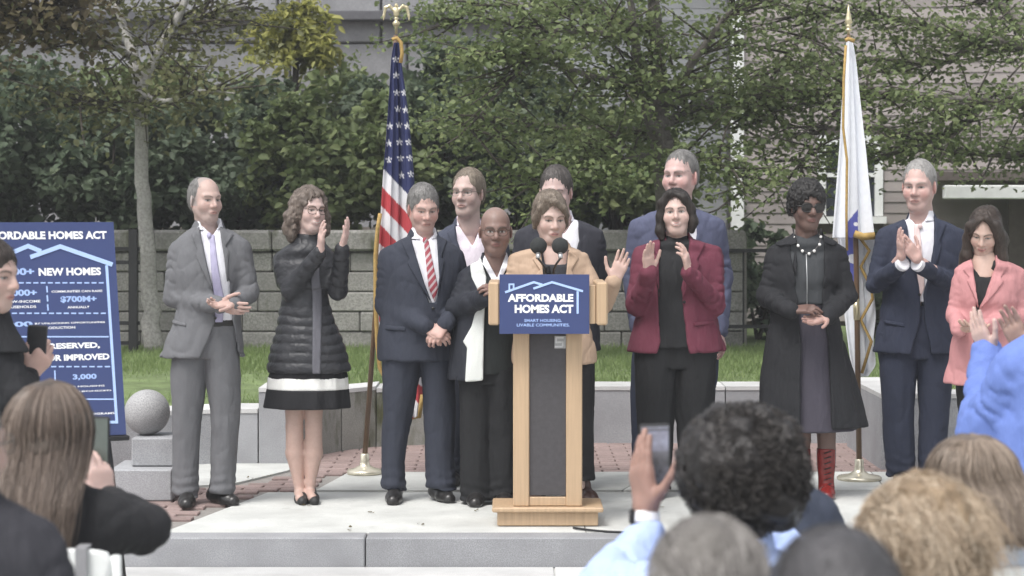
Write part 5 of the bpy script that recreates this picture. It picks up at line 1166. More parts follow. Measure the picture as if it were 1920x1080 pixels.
arms = {'l': (P.p(1792, 590, .0), P.p(1798, 618, -.20)), 'r': (P.p(1916, 590, .0), P.p(1846, 612, -.22))}
jacket(P, st, M_PINK, [(1824, 460), (1872, 460), (1868, 500), (1836, 575), (1838, 640), (1868, 750), (1822, 750), (1828, 600), (1832, 560)], arms, [[(1824, 490), (1808, 506), (1818, 520), (1814, 528), (1834, 580), (1828, 540)], [(1872, 484), (1890, 500), (1876, 520), (1880, 528), (1836, 580), (1858, 530)]], 21, r=(.058, .050, .042), collar=[(1820, 440), (1876, 440), (1868, 500), (1840, 560)])
shirt(P, st, M_BLK, 660, [(1820, 450), (1876, 450), (1862, 500), (1842, 520), (1826, 500)], 'top'); f = Field(); f.zl([(P.z(520), P.x(1844), 0, .09, .095), (P.z(492), P.nb[0], 0, .08, .075), (P.z(472), P.nb[0], 0, .056, .054)], 0); P.skinfield(f, .008)
P.pelvis = P.p(1850, 660); P.legs = [[P.p(1826, 790), P.p(1826, 910)], [P.p(1876, 790), P.p(1878, 910)]]
P.part('trousers', legs_field(P, [[(650, 1826, 38, .12), (790, 1826, 30, .085), (918, 1826, 25, .07)], [(650, 1874, 38, .12), (790, 1876, 30, .085), (918, 1878, 25, .07)]], [(640, 1850, 62, .13), (710, 1850, 62, .12)], seed=17), M_BLK)
shoe(P, P.p(1826, 931, .06), P.p(1824, 931, -.18), M_BLKSHOE); shoe(P, P.p(1878, 931, .06), P.p(1880, 931, -.18), M_BLKSHOE)
w, e = arms['l'][1], arms['l'][0]; P.hand('R', w, (.75, -.4, .0), (.1, .1, 1), e, (.25,) * 4, .2, (.6, .2)); w, e = arms['r'][1], arms['r'][0]; P.hand('L', w, (-.8, -.35, .0), (.1, .2, 1), e, (.3,) * 4, .2, (.6, .2))
P.finish()
# ================================================================== lectern, microphones, poster, flags
def text_mesh(name, txt, mat, parent, box, y, bold=.012, depth=.0012):
    """lettering fitted to box=(x0,x1,z0,z1) on the plane y, facing the camera side"""
    cu = bpy.data.curves.new(name, 'FONT'); cu.body = txt; cu.size = 1; cu.offset = bold; cu.extrude = 0; cu.resolution_u = 3
    to = bpy.data.objects.new('tmp', cu); COL.objects.link(to); dg = bpy.context.evaluated_depsgraph_get(); me = bpy.data.meshes.new_from_object(to.evaluated_get(dg))
    bpy.data.objects.remove(to); bpy.data.curves.remove(cu)
    n = len(me.vertices); v = np.zeros(n * 3, np.float32); me.vertices.foreach_get('co', v); v = v.reshape(-1, 3); lo, hi = v.min(0), v.max(0)
    x0, x1, z0, z1 = box; w = np.zeros_like(v); w[:, 0] = x0 + (v[:, 0] - lo[0]) / (hi[0] - lo[0]) * (x1 - x0); w[:, 2] = z0 + (v[:, 1] - lo[1]) / (hi[1] - lo[1]) * (z1 - z0); w[:, 1] = y
    me.vertices.foreach_set('co', w.ravel()); me.materials.clear(); me.materials.append(mat); me.update(); o = bpy.data.objects.new(name, me); link(o, parent); return o
M_SIGN = plain('sign_navy', (.036, .054, .155), .45, 0, 3, .08); M_LTBLUE = plain('sign_light_blue', (.40, .54, .86), .6, 0, 3, .03); M_SWHITE = plain('sign_white', (.85, .86, .88), .6, 0, 3, .02); M_SBLUE = plain('sign_blue_text', (.34, .47, .80), .6, 0, 3, .03)
def woodmat(name, c):
    m, t, b = _new(name); n1 = noise(t, 1, 4, .6, sc=(60, 60, 2.5)); n2 = noise(t, 2, 3)
    base = mix(t, ramp(t, n1, .3, .7), tuple(x * .8 for x in c), tuple(x * 1.12 for x in c)); base = mix(t, ramp(t, n2, .3, .8), base, tuple(x * .9 for x in c)); t.links.new(base, b.inputs['Base Color']); b.inputs['Roughness'].default_value = .42; MATS[name] = m; return m
M_WOOD = woodmat('oak', (.50, .355, .225)); M_PANEL = plain('lectern_panel', (.060, .056, .060), .75, 0, 40, .12, .2)
PY = 10.42
lec = empty('lectern', (W(1027, 0, PY)[0], PY, 0), 'oak lectern with dark front panel and stepped base at the front of the plaza', 'lectern'); lo_ = np.array(lec.location)
def LP(px, py, dy=0): return W(px, py, PY + dy) - lo_
s = FPX / PY
def lbox(name, x0, x1, y0p, y1p, dy0, dy1, mat, bev=.006, par=None):
    a = LP(x0, y1p, dy0); b = LP(x1, y0p, dy0); return auto_smooth(MB().box(((a[0] + b[0]) / 2, (dy0 + dy1) / 2, (a[2] + b[2]) / 2), (b[0] - a[0], dy1 - dy0, b[2] - a[2]), None, bev).build(name, mat, par or lec), 20)
bz = LP(0, 990)[2]; hz = LP(0, 962)[2] 
MB().box((0, .15, .036), (.50, .30, .070), None, .005).build('plinth', M_WOOD, lec); MB().box((0, .15, .083), (.55, .36, .024), None, .006).build('base_plate', M_WOOD, lec)
ct = LP(0, 560)[2]
for sx in (-1, 1): MB().box((sx * .131, .12, (.096 + 1.02) / 2), (.080, .22, 1.02 - .096), None, .005).build('side_post', M_WOOD, lec)
MB().box((0, .04, (.145 + 1.0) / 2), (.184, .03, 1.0 - .15), None, .003).build('front_panel', M_PANEL, lec); MB().box((0, .035, .120), (.184, .035, .044), None, .003).build('bottom_rail', M_WOOD, lec)
z0, z1 = LP(0, 608)[2], LP(0, 528)[2]
for sx, w in ((-1, 0), (1, 0)): MB().box((sx * .265, .14, (z0 + z1) / 2), (.055, .46, z1 - z0), None, .008).build('top_side', M_WOOD, lec)
MB().box((0, -.06, (z0 + z1) / 2 - .004), (.47, .03, z1 - z0 - .02), None, .004).build('top_front', M_WOOD, lec); MB().box((0, .14, z0 + .02), (.47, .36, .03), None, .004).build('reading_shelf', M_WOOD, lec)
# maker's plate on the panel
pl = MB().box((.062, .020, LP(0, 642)[2]), (.056, .006, .062)).build('emblem_plate', plain('plate_grey', (.38, .38, .38), .5, .3), lec); mz = LP(0, 642)[2]
mk = MB()
for (cx, cz, w, h) in ((.060, .022, .040, .008), (.042, .008, .008, .028), (.062, .000, .030, .008), (.074, -.010, .008, .022), (.055, -.022, .040, .008)): mk.box((cx, .018, mz + cz), (w, .003, h))
mk.build('emblem_mark', plain('plate_light', (.62, .62, .62), .5), pl)
# sign on the lectern
sg = empty('lectern_sign', (lo_[0], PY - .09, 0), 'navy sign reading AFFORDABLE HOMES ACT hung on the lectern front', 'sign'); so_ = np.array(sg.location); SY = PY - .09
def SP(px, py): q = W(px, py, SY) - so_; return q[0], q[2]
x0, zb = SP(936.5, 626); x1, zt_ = SP(1105, 514.5); MB().box(((x0 + x1) / 2, 0, (zb + zt_) / 2), (x1 - x0, .012, zt_ - zb), None, .001).build('board', M_SIGN, sg)
def tb(par, fn, name, txt, a, b, c, d, mat, y, bold=.012): (u0, w0), (u1, w1) = fn(a, d), fn(b, c); return text_mesh(name, txt, mat, par, (u0, u1, w0, w1), y, bold)
tb(sg, SP, 'lettering', 'AFFORDABLE', 952, 1075, 551, 566, M_SWHITE, -.0075, .045); tb(sg, SP, 'lettering', 'HOMES ACT', 965, 1075, 571, 587, M_SWHITE, -.0075, .045)
tb(sg, SP, 'lettering', 'SMART HOUSING.', 983, 1053, 598, 603.5, M_SBLUE, -.0075, .02); tb(sg, SP, 'lettering', 'LIVABLE COMMUNITIES.', 969, 1068, 606.5, 612, M_SBLUE, -.0075, .02)
def polyline(par, fn, name, pts, wpx, mat, y, th=.002):
    """flat mitred band printed proud of a board"""
    P2 = np.array(pts, float); v = []; n = len(P2)
    for i in range(n):
        d0 = P2[i] - P2[i - 1] if i else P2[1] - P2[0]; d1 = P2[i + 1] - P2[i] if i < n - 1 else P2[-1] - P2[-2]; d0 = d0 / np.linalg.norm(d0); d1 = d1 / np.linalg.norm(d1); n0 = np.array([-d0[1], d0[0]]); n1 = np.array([-d1[1], d1[0]]); m = n0 + n1; m /= np.linalg.norm(m); k = wpx / 2 / max(.4, m @ n0); v += [P2[i] + m * k, P2[i] - m * k]
    w = [fn(*q) for q in v]; V = [(a, y, b) for a, b in w] + [(a, y + th, b) for a, b in w]; F_ = []
    for i in range(n - 1): a = 2 * i; F_ += [(a, a + 2, a + 3, a + 1), (a + 2 * n, a + 1 + 2 * n, a + 3 + 2 * n, a + 2 + 2 * n), (a, a + 2 * n, a + 2 + 2 * n, a + 2), (a + 1, a + 3, a + 3 + 2 * n, a + 1 + 2 * n)]
    return mesh_py(name, V, F_, mat, par)
polyline(sg, SP, 'roof_line', [(947, 548), (1001, 529), (1017, 534)], 4.2, M_LTBLUE, -.0085); polyline(sg, SP, 'roof_line', [(1000, 541), (1035, 529), (1093, 546)], 4.2, M_LTBLUE, -.0095); polyline(sg, SP, 'roof_line', [(955, 545), (955, 533), (963, 533), (963, 541)], 3, M_LTBLUE, -.0088); polyline(sg, SP, 'house_edge', [(1083, 546), (1083, 588)], 4, M_LTBLUE, -.0088)
# microphones
M_FOAM = plain('mic_foam', (.035, .038, .038), .95, 0, 300, .3, .8); M_NECK = plain('gooseneck', (.10, .10, .10), .35, .6); M_CHROME = plain('mic_collar', (.55, .55, .55), .3, .8)
for (mx, side, lb) in ((1010, -1, 'left foam covered microphone on a gooseneck at the lectern'), (1050, 1, 'right foam covered microphone on a gooseneck at the lectern')):
    MY = PY + .10; b = W(1030 + side * 6, 525, MY); o = empty('microphone', b, lb, 'microphone', 'gooseneck microphones at the lectern'); h = W(mx, 461, MY - .06) - b; t = W(mx + side * 1, 484, MY - .12) - b
    MB().tube([(0, 0, -.03), W(1030 + side * 8, 505, MY) - b, W(1030 + side * 13, 495, MY - .05) - b, t], .006, 8).build('gooseneck', M_NECK, o, True)
    MB().tube([t, t + (h - t) * .35], [.011, .012], 12).build('collar', M_CHROME, o, True)
    f = Field(); f.el(h, (.042, .044, .042), 0); f.disp(.002, (90, 90, 90), 3, 2); fobj('foam_ball', f, M_FOAM, o, .005)
cl = MB().tube([(0, 0, 0), (-.01, 0, .06)], .012, 10).build('microphone_clamp', M_BLACK, None, True); cl.location = W(1031, 522, PY + .1); tag(cl, 'small black clamp joining the two microphone stems', 'clamp')
# cable on the ground
cb = [W(1075, 992, Yg(992)), W(1105, 996, Yg(996)), W(1140, 999, Yg(999)), W(1200, 1001, Yg(1001))]; c0 = cb[0] * 1; t_ = np.linspace(0, 3, 30); cv = np.stack([pchip(np.arange(4), np.array(cb)[:, i] - c0[i], t_) for i in range(3)], 1); cv[:, 2] = .006
o = MB().tube(list(cv), .006, 6).build('cable', M_BLACK, None, True); o.location = (c0[0], c0[1], 0); tag(o, 'black cable running along the plaza edge from the lectern base', 'cable')

# ---- poster on its easel
QY = 8.75
pst = empty('poster', W(236, 815, QY), 'tall navy poster headed AFFORDABLE HOMES ACT standing on an easel', 'poster'); po = np.array(pst.location); ks = FPX / QY
pst.rotation_euler = (math.radians(-13.5), 0, math.radians(25)); PR = np.array(Matrix.Rotation(math.radians(25), 3, 'Z') @ Matrix.Rotation(math.radians(-13.5), 3, 'X'))
def QP(px, py):
    """where the line of sight through a photo pixel meets the leaning board"""
    c = np.array([0, 0, CH]); d = W(px, py, 1.0) - c; n = PR[:, 1]; k = ((po - c) @ n) / (d @ n); q = PR.T @ (c + d * k - po); return q[0], q[2]
BW, BH = .68, QP(213, 417)[1]
MB().prism([(-BW, 0), (0, 0), (0, BH), (-BW, BH)], -.006, .006).build('board', M_SIGN, pst)
T = lambda txt, a, b, c, d, m=M_SWHITE, bo=.04: tb(pst, QP, 'lettering', txt, a, b, c, d, m, -.0075, bo)
T('AFFORDABLE HOMES ACT', -38, 199, 434, 450)
polyline(pst, QP, 'roof_line', [(-20, 492), (52, 462), (76, 472)], 8, M_LTBLUE, -.0085); polyline(pst, QP, 'roof_line', [(56, 483), (112, 463), (210, 497)], 8, M_LTBLUE, -.0095); polyline(pst, QP, 'house_edge', [(199, 498), (218, 792), (-30, 792)], 5, M_LTBLUE, -.0088)
T('000+', 10, 63, 503, 517, M_SBLUE); T('NEW HOMES', 72, 188, 502, 518); T('000+', 22, 68, 543, 556, M_SBLUE); T('LOW-INCOME', 8, 75, 563, 569, bo=.02); T('HOUSEHOLDS', 5, 67, 573, 579, bo=.02)
T('COMMUNITIES CAN RAISE', 96, 191, 544, 549.5, bo=.02); T('$700M+', 113, 180, 555, 569, M_SBLUE); T('ANNUALLY', 126, 167, 574, 579, bo=.02); T('000', 10, 60, 603, 614, M_SBLUE); T('BY UNLOCKING OPPORTUNITIES', 65, 196, 603, 609, bo=.02); T('PRODUCTION', 80, 140, 612, 618, bo=.02)
T('RESERVED,', 93, 186, 642, 657); T('OR IMPROVED', 88, 204, 663, 678); T('3,000', 136, 180, 701, 714, M_SBLUE); T('PUBLIC HOUSING', 105, 195, 722, 728, bo=.02); T('DECARBONIZED', 110, 208, 731, 737, bo=.02); T('PROGRAMS', 160, 214, 773, 779, bo=.02)
def dash(y, x0, x1, n=0, w=2.4):
    if n == 0: polyline(pst, QP, 'rule', [(x0, y), (x1, y)], w, M_LTBLUE, -.0078); return
    for i in range(n): a = x0 + (x1 - x0) * i / n; polyline(pst, QP, 'dash', [(a, y), (a + (x1 - x0) / n * .68, y)], w, M_LTBLUE, -.0078)
dash(531, -20, 198, 16); dash(588, -20, 202, 16); dash(632, -20, 203); dash(688, -20, 210, 16); dash(749, -20, 214)
for i in range(3): polyline(pst, QP, 'dash', [(87 + i * .8, 537 + i * 17), (88 + i * .8, 549 + i * 17)], 2.4, M_LTBLUE, -.0078)
polyline(pst, QP, 'dash', [(102, 695), (104, 742)], 2.4, M_LTBLUE, -.0078)
es = empty('easel', (po[0] - .28, QY + .02, -.146), 'black metal easel holding up the navy poster', 'easel'); eo = np.array(es.location)
def EB(u, v, back=.03): return po + PR @ np.array([u, back, v]) - eo
for a, b in ((EB(-.10, .55), np.array([.32, -.16, .005])), (EB(-.58, .55), np.array([-.40, -.42, .005])), (EB(-.34, .70), np.array([-.25, .55, .005]))): MB().tube([a, (a + b) / 2, b], .011, 8).build('leg', M_BLACK, es, True)
a, b = EB(.01, -.012, -.0), EB(-.69, -.012, -.0); c = (a + b) / 2; MB().box(c, (.70, .05, .02), np.array(Matrix.Rotation(math.radians(25), 3, 'Z')), .004).build('ledge', M_BLACK, es)

# ---- flags
M_FLAGUS = vcol('flag_cloth', .8, 0, .05, 30, .2, .05); M_GOLD = plain('gold_fringe', (.38, .25, .08), .7, 0, 60, .2, .4); M_BRASS = plain('brass', (.62, .55, .36), .28, .75); M_FPOLE = plain('oak_pole', (.14, .085, .05), .35); M_BASE = plain('brass_base', (.66, .62, .50), .25, .55)
def drape(name, FY, o, parent, left, right, rows, folds, dep, colf, mat, nu=90, nv=260, twist=0.0):
    """cloth gathered into vertical folds; left/right = edge px per row, colour printed by photo position"""
    ys = np.linspace(rows[0], rows[-1], nv); lx = pchip(rows, left, ys); rx = pchip(rows, right, ys); u = np.linspace(0, 1, nu); V = np.zeros((nv, nu, 3)); C = np.zeros((nv, nu, 3))
    for j, y in enumerate(ys):
        t = j / (nv - 1); w = (rx[j] - lx[j]) * FY / FPX; ph = folds * 2 * math.pi * u + twist * t
        yy = dep * min(1, w / .12) * (np.sin(ph) + .35 * np.sin(2.3 * ph + 1 + 2 * t)) + .25 * w * np.sin(math.pi * u) * 0
        px = lx[j] + (rx[j] - lx[j]) * (u + .035 * np.sin(2 * ph + 1.2)); q = np.stack([W(a, y, FY) for a in px]); V[j] = q - o; V[j, :, 1] += yy - dep * .3; C[j] = colf(px, np.full(nu, y))
    idx = np.arange(nv * nu).reshape(nv, nu); F_ = np.stack([idx[:-1, :-1], idx[1:, :-1], idx[1:, 1:], idx[:-1, 1:]], -1).reshape(-1, 4)
    ob = mesh_np(name, V.reshape(-1, 3), F_, mat, parent, True, C.reshape(-1, 3)); md = ob.modifiers.new('thickness', 'SOLIDIFY'); md.thickness = .003; return ob
def fringe(FY, o, parent, pts, w=4, dy=-.05, n=1):
    q = [W(a, b, FY + dy) - o for a, b in pts]; mb = MB(); mb.tube(q, w * FY / FPX / 2, 8); ob = mb.build('fringe', M_GOLD, parent, True); return ob
STARS = [(743, 141), (744, 174), (758, 174), (746, 205), (761, 206), (748, 235), (764, 236), (729, 268), (749, 266), (767, 267), (729, 300), (751, 297), (769, 297), (753, 328), (771, 327), (742, 112), (731, 236)]
NV, WH, RD = np.array([.035, .042, .11]), np.array([.66, .66, .68]), np.array([.42, .06, .07])
def us_col(px, py):
    c = np.zeros((len(px), 3)); v = py - 1.05 * (px - 717); k = np.floor((v - 314) / 37).astype(int); c[:] = np.where((k % 2 == 0)[:, None], WH, RD); c[v < 314] = NV
    for sx, sy in STARS:
        dx, dy = px - sx, py - sy; a = np.arctan2(dx, -dy); r = np.hypot(dx, dy); rad = 6.6 * (.62 + .38 * np.cos(5 * a)); c[(r < rad) & (v < 312)] = WH
    return c
FY1 = Yg(888); base = W(684, 888, FY1); fo = empty('striped_flag_stand', (base[0], FY1, 0), 'brass flagpole stand carrying the stars and stripes flag', 'flagpole'); fo_ = np.array([base[0], FY1, 0.0])
MB().lathe([(.105, 0), (.108, .012), (.10, .024), (.06, .034), (.032, .05), (.026, .075), (.026, .115), (.02, .12)], (0, 0, 0), 36).build('base', M_BASE, fo, True)
MB().tube([(0, 0, .1), W(742, 66, FY1) - fo_], [.0155, .013], 12).build('pole', M_FPOLE, fo, True)
tp = W(743, 48, FY1) - fo_; MB().lathe([(.008, -.05), (.008, -.01), (.018, 0), (.024, .012), (.018, .024), (.009, .03), (.014, .04), (.014, .046), (.008, .05)], tp, 16).build('finial_knob', M_BRASS, fo, True)
f = Field(); e0 = tp + np.array([0, 0, .055]); f.el(e0 + np.array([0, 0, .025]), (.018, .016, .034), 0); f.el(e0 + np.array([0, 0, .066]), (.011, .011, .013), .012); f.rc(e0 + np.array([0, -.006, .066]), e0 + np.array([.0, -.022, .062]), .006, .002, .004)
for s_ in (-1, 1): f.chain([e0 + np.array([s_ * .012, 0, .035]), e0 + np.array([s_ * .040, 0, .062]), e0 + np.array([s_ * .064, 0, .052]), e0 + np.array([s_ * .074, 0, .004]), e0 + np.array([s_ * .076, 0, -.025])], [.010, .010, .010, .008, .003], .006)
fobj('eagle', f, M_BRASS, fo, .004)
uf = empty('striped_flag', W(735, 440, FY1), 'furled stars and stripes flag with gold fringe behind the navy suited man', 'flag'); uo = np.array(uf.location)
drape('cloth', FY1 - .03, uo, uf, [739, 734, 729, 722, 716, 711, 707, 708, 716, 742, 768], [748, 752, 762, 772, 778, 782, 790, 794, 796, 794, 784], [80, 110, 180, 270, 340, 420, 500, 590, 680, 740, 785], 2.2, .024, us_col, M_FLAGUS)
fringe(FY1 - .03, uo, uf, [(735, 74), (744, 71), (752, 80), (754, 100), (751, 118)], 7); fringe(FY1 - .03, uo, uf, [(713, 400), (708, 430), (704, 480), (704, 560), (707, 640), (712, 690), (742, 745), (768, 788), (786, 782), (792, 740)], 8)
def ma_col(px, py):
    c = np.tile(np.array([.74, .76, .80]), (len(px), 1)); sh = (px > 1587 + .0 * py) & (px < 1608) & (py > 392 + (1608 - px) * 1.2) & (py < 560); c[sh] = (.10, .11, .36); c[(np.hypot(px - 1599, py - 485) < 9) | (np.hypot(px - 1604, py - 420) < 4)] = (.72, .72, .74); return c
FY2 = Yg(899); b2_ = W(1611, 899, FY2); fo = empty('white_flag_stand', (b2_[0], FY2, 0), 'brass flagpole stand with spear tip carrying the white flag', 'flagpole'); f2 = np.array([b2_[0], FY2, 0.0])
MB().lathe([(.128, 0), (.130, .012), (.12, .022), (.06, .032), (.032, .05), (.026, .075), (.026, .115), (.02, .12)], (0, 0, 0), 36).build('base', M_BASE, fo, True); MB().tube([(0, 0, .1), W(1605, 470, FY2) - f2, W(1591, 66, FY2) - f2], [.0165, .0155, .013], 12).build('pole', M_FPOLE, fo, True)
MB().tube([W(1606.6, 600, FY2) - f2, W(1605, 560, FY2) - f2], .019, 12).build('pole_joint', M_BRASS, fo, True)
tp = W(1591, 58, FY2) - f2; MB().lathe([(.008, -.04), (.008, -.005), (.019, .0), (.019, .010), (.009, .016), (.017, .024), (.017, .032), (.010, .038), (.024, .048), (.018, .07), (.009, .11), (.002, .155)], tp, 16).build('spear_tip', M_BRASS, fo, True)
wf = empty('white_flag', W(1600, 440, FY2), 'furled white flag with gold fringe and blue emblem behind the long black coat', 'flag'); wo_ = np.array(wf.location)
drape('cloth', FY2 - .04, wo_, wf, [1587, 1584, 1579, 1573, 1566, 1560, 1558], [1598, 1604, 1612, 1622, 1630, 1637, 1640], [76, 110, 180, 270, 350, 420, 446], 1.7, .020, ma_col, M_FLAGUS)
drape('lower_cloth', FY2 + .05, wo_, wf, [1566, 1574, 1578, 1582, 1588, 1594, 1604], [1634, 1640, 1636, 1640, 1636, 1640, 1626], [430, 480, 540, 590, 640, 680, 706], 1.6, .02, ma_col, M_FLAGUS)
fringe(FY2 - .04, wo_, wf, [(1585, 76), (1591, 73), (1602, 77)], 8); fringe(FY2 - .04, wo_, wf, [(1586, 85), (1582, 150), (1581, 240), (1588, 300), (1587, 400), (1588, 470)], 5, -.075); fringe(FY2 - .04, wo_, wf, [(1602, 438), (1618, 444), (1640, 442)], 14, -.05)
fringe(FY2 + .05, wo_, wf, [(1614, 448), (1630, 470), (1614, 500), (1634, 540), (1636, 560), (1614, 600), (1634, 640), (1616, 700)], 6, -.04)
# ================================================================== the audience in the foreground, seen from behind
GZ = -.146
def strandmat(name, c1, c2, c3, rough=.42):
    if name in MATS: return MATS[name]
    m, t, b = _new(name); ge = t.nodes.new('ShaderNodeNewGeometry'); r = t.nodes.new('ShaderNodeValToRGB'); r.color_ramp.elements[0].color = (*c1, 1); r.color_ramp.elements[1].color = (*c3, 1); e = r.color_ramp.elements.new(.5); e.color = (*c2, 1); t.links.new(ge.outputs['Random Per Island'], r.inputs[0]); t.links.new(r.outputs[0], b.inputs['Base Color']); b.inputs['Roughness'].default_value = rough; b.inputs['Specular IOR Level'].default_value = .35; MATS[name] = m; return m
def seated_lower(P, x, mat, zs=.45):
    """hips, thighs going forward, shins; local coordinates, facing +y"""
    f = Field(); f.el((x, .02, zs + .10), (.18, .14, .13), 0)
    for s_ in (-1, 1): f.rc((x + s_ * .09, .05, zs + .08), (x + s_ * .11, .45, zs + .06), .085, .065, .03); f.rc((x + s_ * .11, .45, zs + .06), (x + s_ * .11, .42, .08), .062, .045, .02); f.rc((x + s_ * .11, .42, .05), (x + s_ * .12, .56, .035), .045, .035, .02)
    P.part('trousers', f, mat, .012)
def back_torso(P, mat, neck, shl, shr, hip_py=None, name='jacket', arms=None, r=(.07, .058, .048), fold=.006, rows=None, off=.012, seed=1, wr=.006, depth=(.10, .12, .13)):
    cx = (shl[0] + shr[0]) / 2; hw = (shr[0] - shl[0]) / 2
    if rows is None:
        zb = .52; w = hw * .86; st0 = None
    st = P.torso_st(neck, shl, shr, rows or [], b=depth)
    if rows is None: st += [(.75, P.shc, 0, P.shw * .80, .125), (.50, P.shc, .01, P.shw * .82, .135)]
    f = Field(); f.zl(st, 0, off=off, cap=.015)
    if arms: P.sleeves(f, arms, r, .035, (wr, 4, seed)); P.arms = arms
    f.disp(fold, (7, 7, 6), seed, 3); f.ridge(.008, (5, 5, 6), seed + 9); P.part(name, f, mat, .010); return st
HS = {'long': strandmat('strand_long_brown', (.075, .058, .047), (.13, .10, .083), (.21, .168, .14)), 'grey': strandmat('strand_grey', (.12, .11, .105), (.22, .205, .195), (.42, .40, .38)), 'dkgrey': strandmat('strand_dark_grey', (.045, .042, .045), (.075, .072, .075), (.13, .125, .125)),
      'blond': strandmat('strand_blond', (.26, .19, .13), (.44, .345, .25), (.64, .54, .42)), 'ltbrown': strandmat('strand_light_brown', (.12, .092, .07), (.21, .165, .13), (.32, .26, .21)), 'afro': strandmat('strand_afro', (.016, .014, .014), (.04, .036, .034), (.11, .10, .095))}
def sph(n, rg): u = rg.normal(size=(n, 3)); return u / np.linalg.norm(u, axis=1)[:, None]
M_WCHAIR = plain('white_plastic', (.70, .72, .71), .45, 0, 10, .05); M_STRAP = cloth('grey_strap', (.22, .22, .23), .8)
def chair_parts(o):
    b = Field(); b.zl([(.60, 0, -.22, .205, .016), (.70, 0, -.222, .212, .018), (.84, 0, -.226, .212, .018), (.88, 0, -.228, .195, .014)], 0, p=6, cap=.012)
    r = [fobj('backrest', b, M_WCHAIR, o, .008)]
    r.append(auto_smooth(MB().box((0, .02, .44), (.42, .42, .03), None, .01).build('seat', M_WCHAIR, o)))
    for s_ in (-1, 1):
        r.append(MB().tube([(s_ * .218, -.225, .86), (s_ * .218, -.17, .44), (s_ * .215, .22, .012)], .013, 8).build('leg', M_WCHAIR, o, True)); r.append(MB().tube([(s_ * .195, .17, .43), (s_ * .195, -.22, .012)], .013, 8).build('leg', M_WCHAIR, o, True))
    return r
def chair(x, y, label, first=[None]):
    if first[0] is None:
        o = empty('folding_chair', (x, y, GZ), label, 'chair', 'white folding chairs of the audience'); first[0] = (o, chair_parts(o)); return o
    o = first[0][0].copy(); COL.objects.link(o); o.location = (x, y, GZ); o['label'] = label
    for c in first[0][1]: q = c.copy(); COL.objects.link(q); q.parent = o
    return o
M_DKTOP = cloth('black_knit', (.022, .022, .024), .85); M_JEANS = cloth('dark_jeans', (.03, .035, .05))

# ---- long haired woman filming, left
P = Person('woman with long straight brown hair filming with a phone, lower left', 95, 1080, (.58, .42, .36), GZ, Y=5.3); P.o[2] = GZ
rg = np.random.default_rng(31); arms = {'l': (P.p(-30, 1010, .05), P.p(60, 950, .35)), 'r': (P.p(272, 992, .10), P.p(200, 945, .36))}
back_torso(P, M_DKTOP, (98, 905), (-25, 945), (228, 935), arms=arms, r=(.075, .062, .045), seed=3, name='top'); seated_lower(P, .0, M_JEANS)
P.head(93, 812, 180, 160, -4, 0, h=.008, paint=dict(), shape=dict(fem=True), dy=.05)
f = Field(); c0 = P.p(93, 792, .02); f.el(c0, (.104, .125, .108), 0); f.zl([(P.z(1036), P.x(82), -.14, .035, .012), (P.z(980), P.x(82), -.135, .075, .022), (P.z(910), P.x(86), -.10, .094, .03), (P.z(860), P.x(88), -.03, .098, .085), (P.z(830), P.x(90), .0, .102, .118), (P.z(780), P.x(93), .02, .100, .12)], .03); f.disp(.004, (30, 30, 5), 2, 2)
f.fn(lambda X, Y, Z: np.maximum(.085 - Y + c0[1] * 0 + 0 * X, Z - P.z(770) + 0 * X), 'sub', .02); P.part('hair', f, hairmat('hair_longbrown', (.075, .058, .047), (.15, .12, .098)), .009)
N = 2400; th = rg.uniform(-math.pi * 1.02, .02 * math.pi, N); K = 16; t = np.linspace(0, 1, K)[None, :]; ln = rg.uniform(.86, 1.06, N)[:, None]
zt_ = P.z(712); zb_ = P.z(1040); z = zt_ + (zb_ - zt_) * (t**1.15) * ln; dz = zt_ - z
rx = np.where(dz < .13, .104 * np.sqrt(np.clip(1 - (1 - dz / .13)**2, 0, 1)), .104 - .05 * np.clip((dz - .20) / .24, 0, 1)**1.5); ryy = np.where(dz < .13, .128 * np.sqrt(np.clip(1 - (1 - dz / .13)**2, 0, 1)), .118 - .088 * np.clip((dz - .13) / .16, 0, 1)); cy = .02 - .165 * np.clip((dz - .13) / .16, 0, 1)**1.2
j = 1 + .05 * rg.normal(size=(N, 1)); wv = .006 * np.sin(t * 9 + rg.uniform(0, 6, (N, 1))) * t
pts = np.stack([P.x(91) - .012 * np.clip(dz / .3, 0, 1) + rx * np.cos(th)[:, None] * j + wv + .016 * rg.normal(size=(N, 1)) * t**2, cy + ryy * np.sin(th)[:, None] * j, z + 0 * th[:, None]], 2); strands(P, 'hair_strand', pts, rg.uniform(.0014, .0030, N), HS['long'])
w, e = arms['r'][1], arms['r'][0]; P.hand('R', w, (-.25, .2, .95), (-.6, .7, .1), e, (.35,) * 4, .1, (.6, .4), h=.006)
P.finish()
def phone(px, py, Y, label, yaw=0, w=.075, hh=.155, screen=None, roll=0, pitch=0):
    o = empty('phone', W(px, py, Y), label, 'phone', rot=(math.radians(pitch), math.radians(roll), math.radians(yaw)))
    auto_smooth(MB().box((0, 0, 0), (w, .009, hh), None, .004).build('case', plain('phone_black', (.02, .02, .022), .3), o)); 
    MB().box((0, -.0052, 0), (w - .008, .002, hh - .012)).build('screen', screen or plain('phone_screen', (.03, .032, .035), .1), o); return o

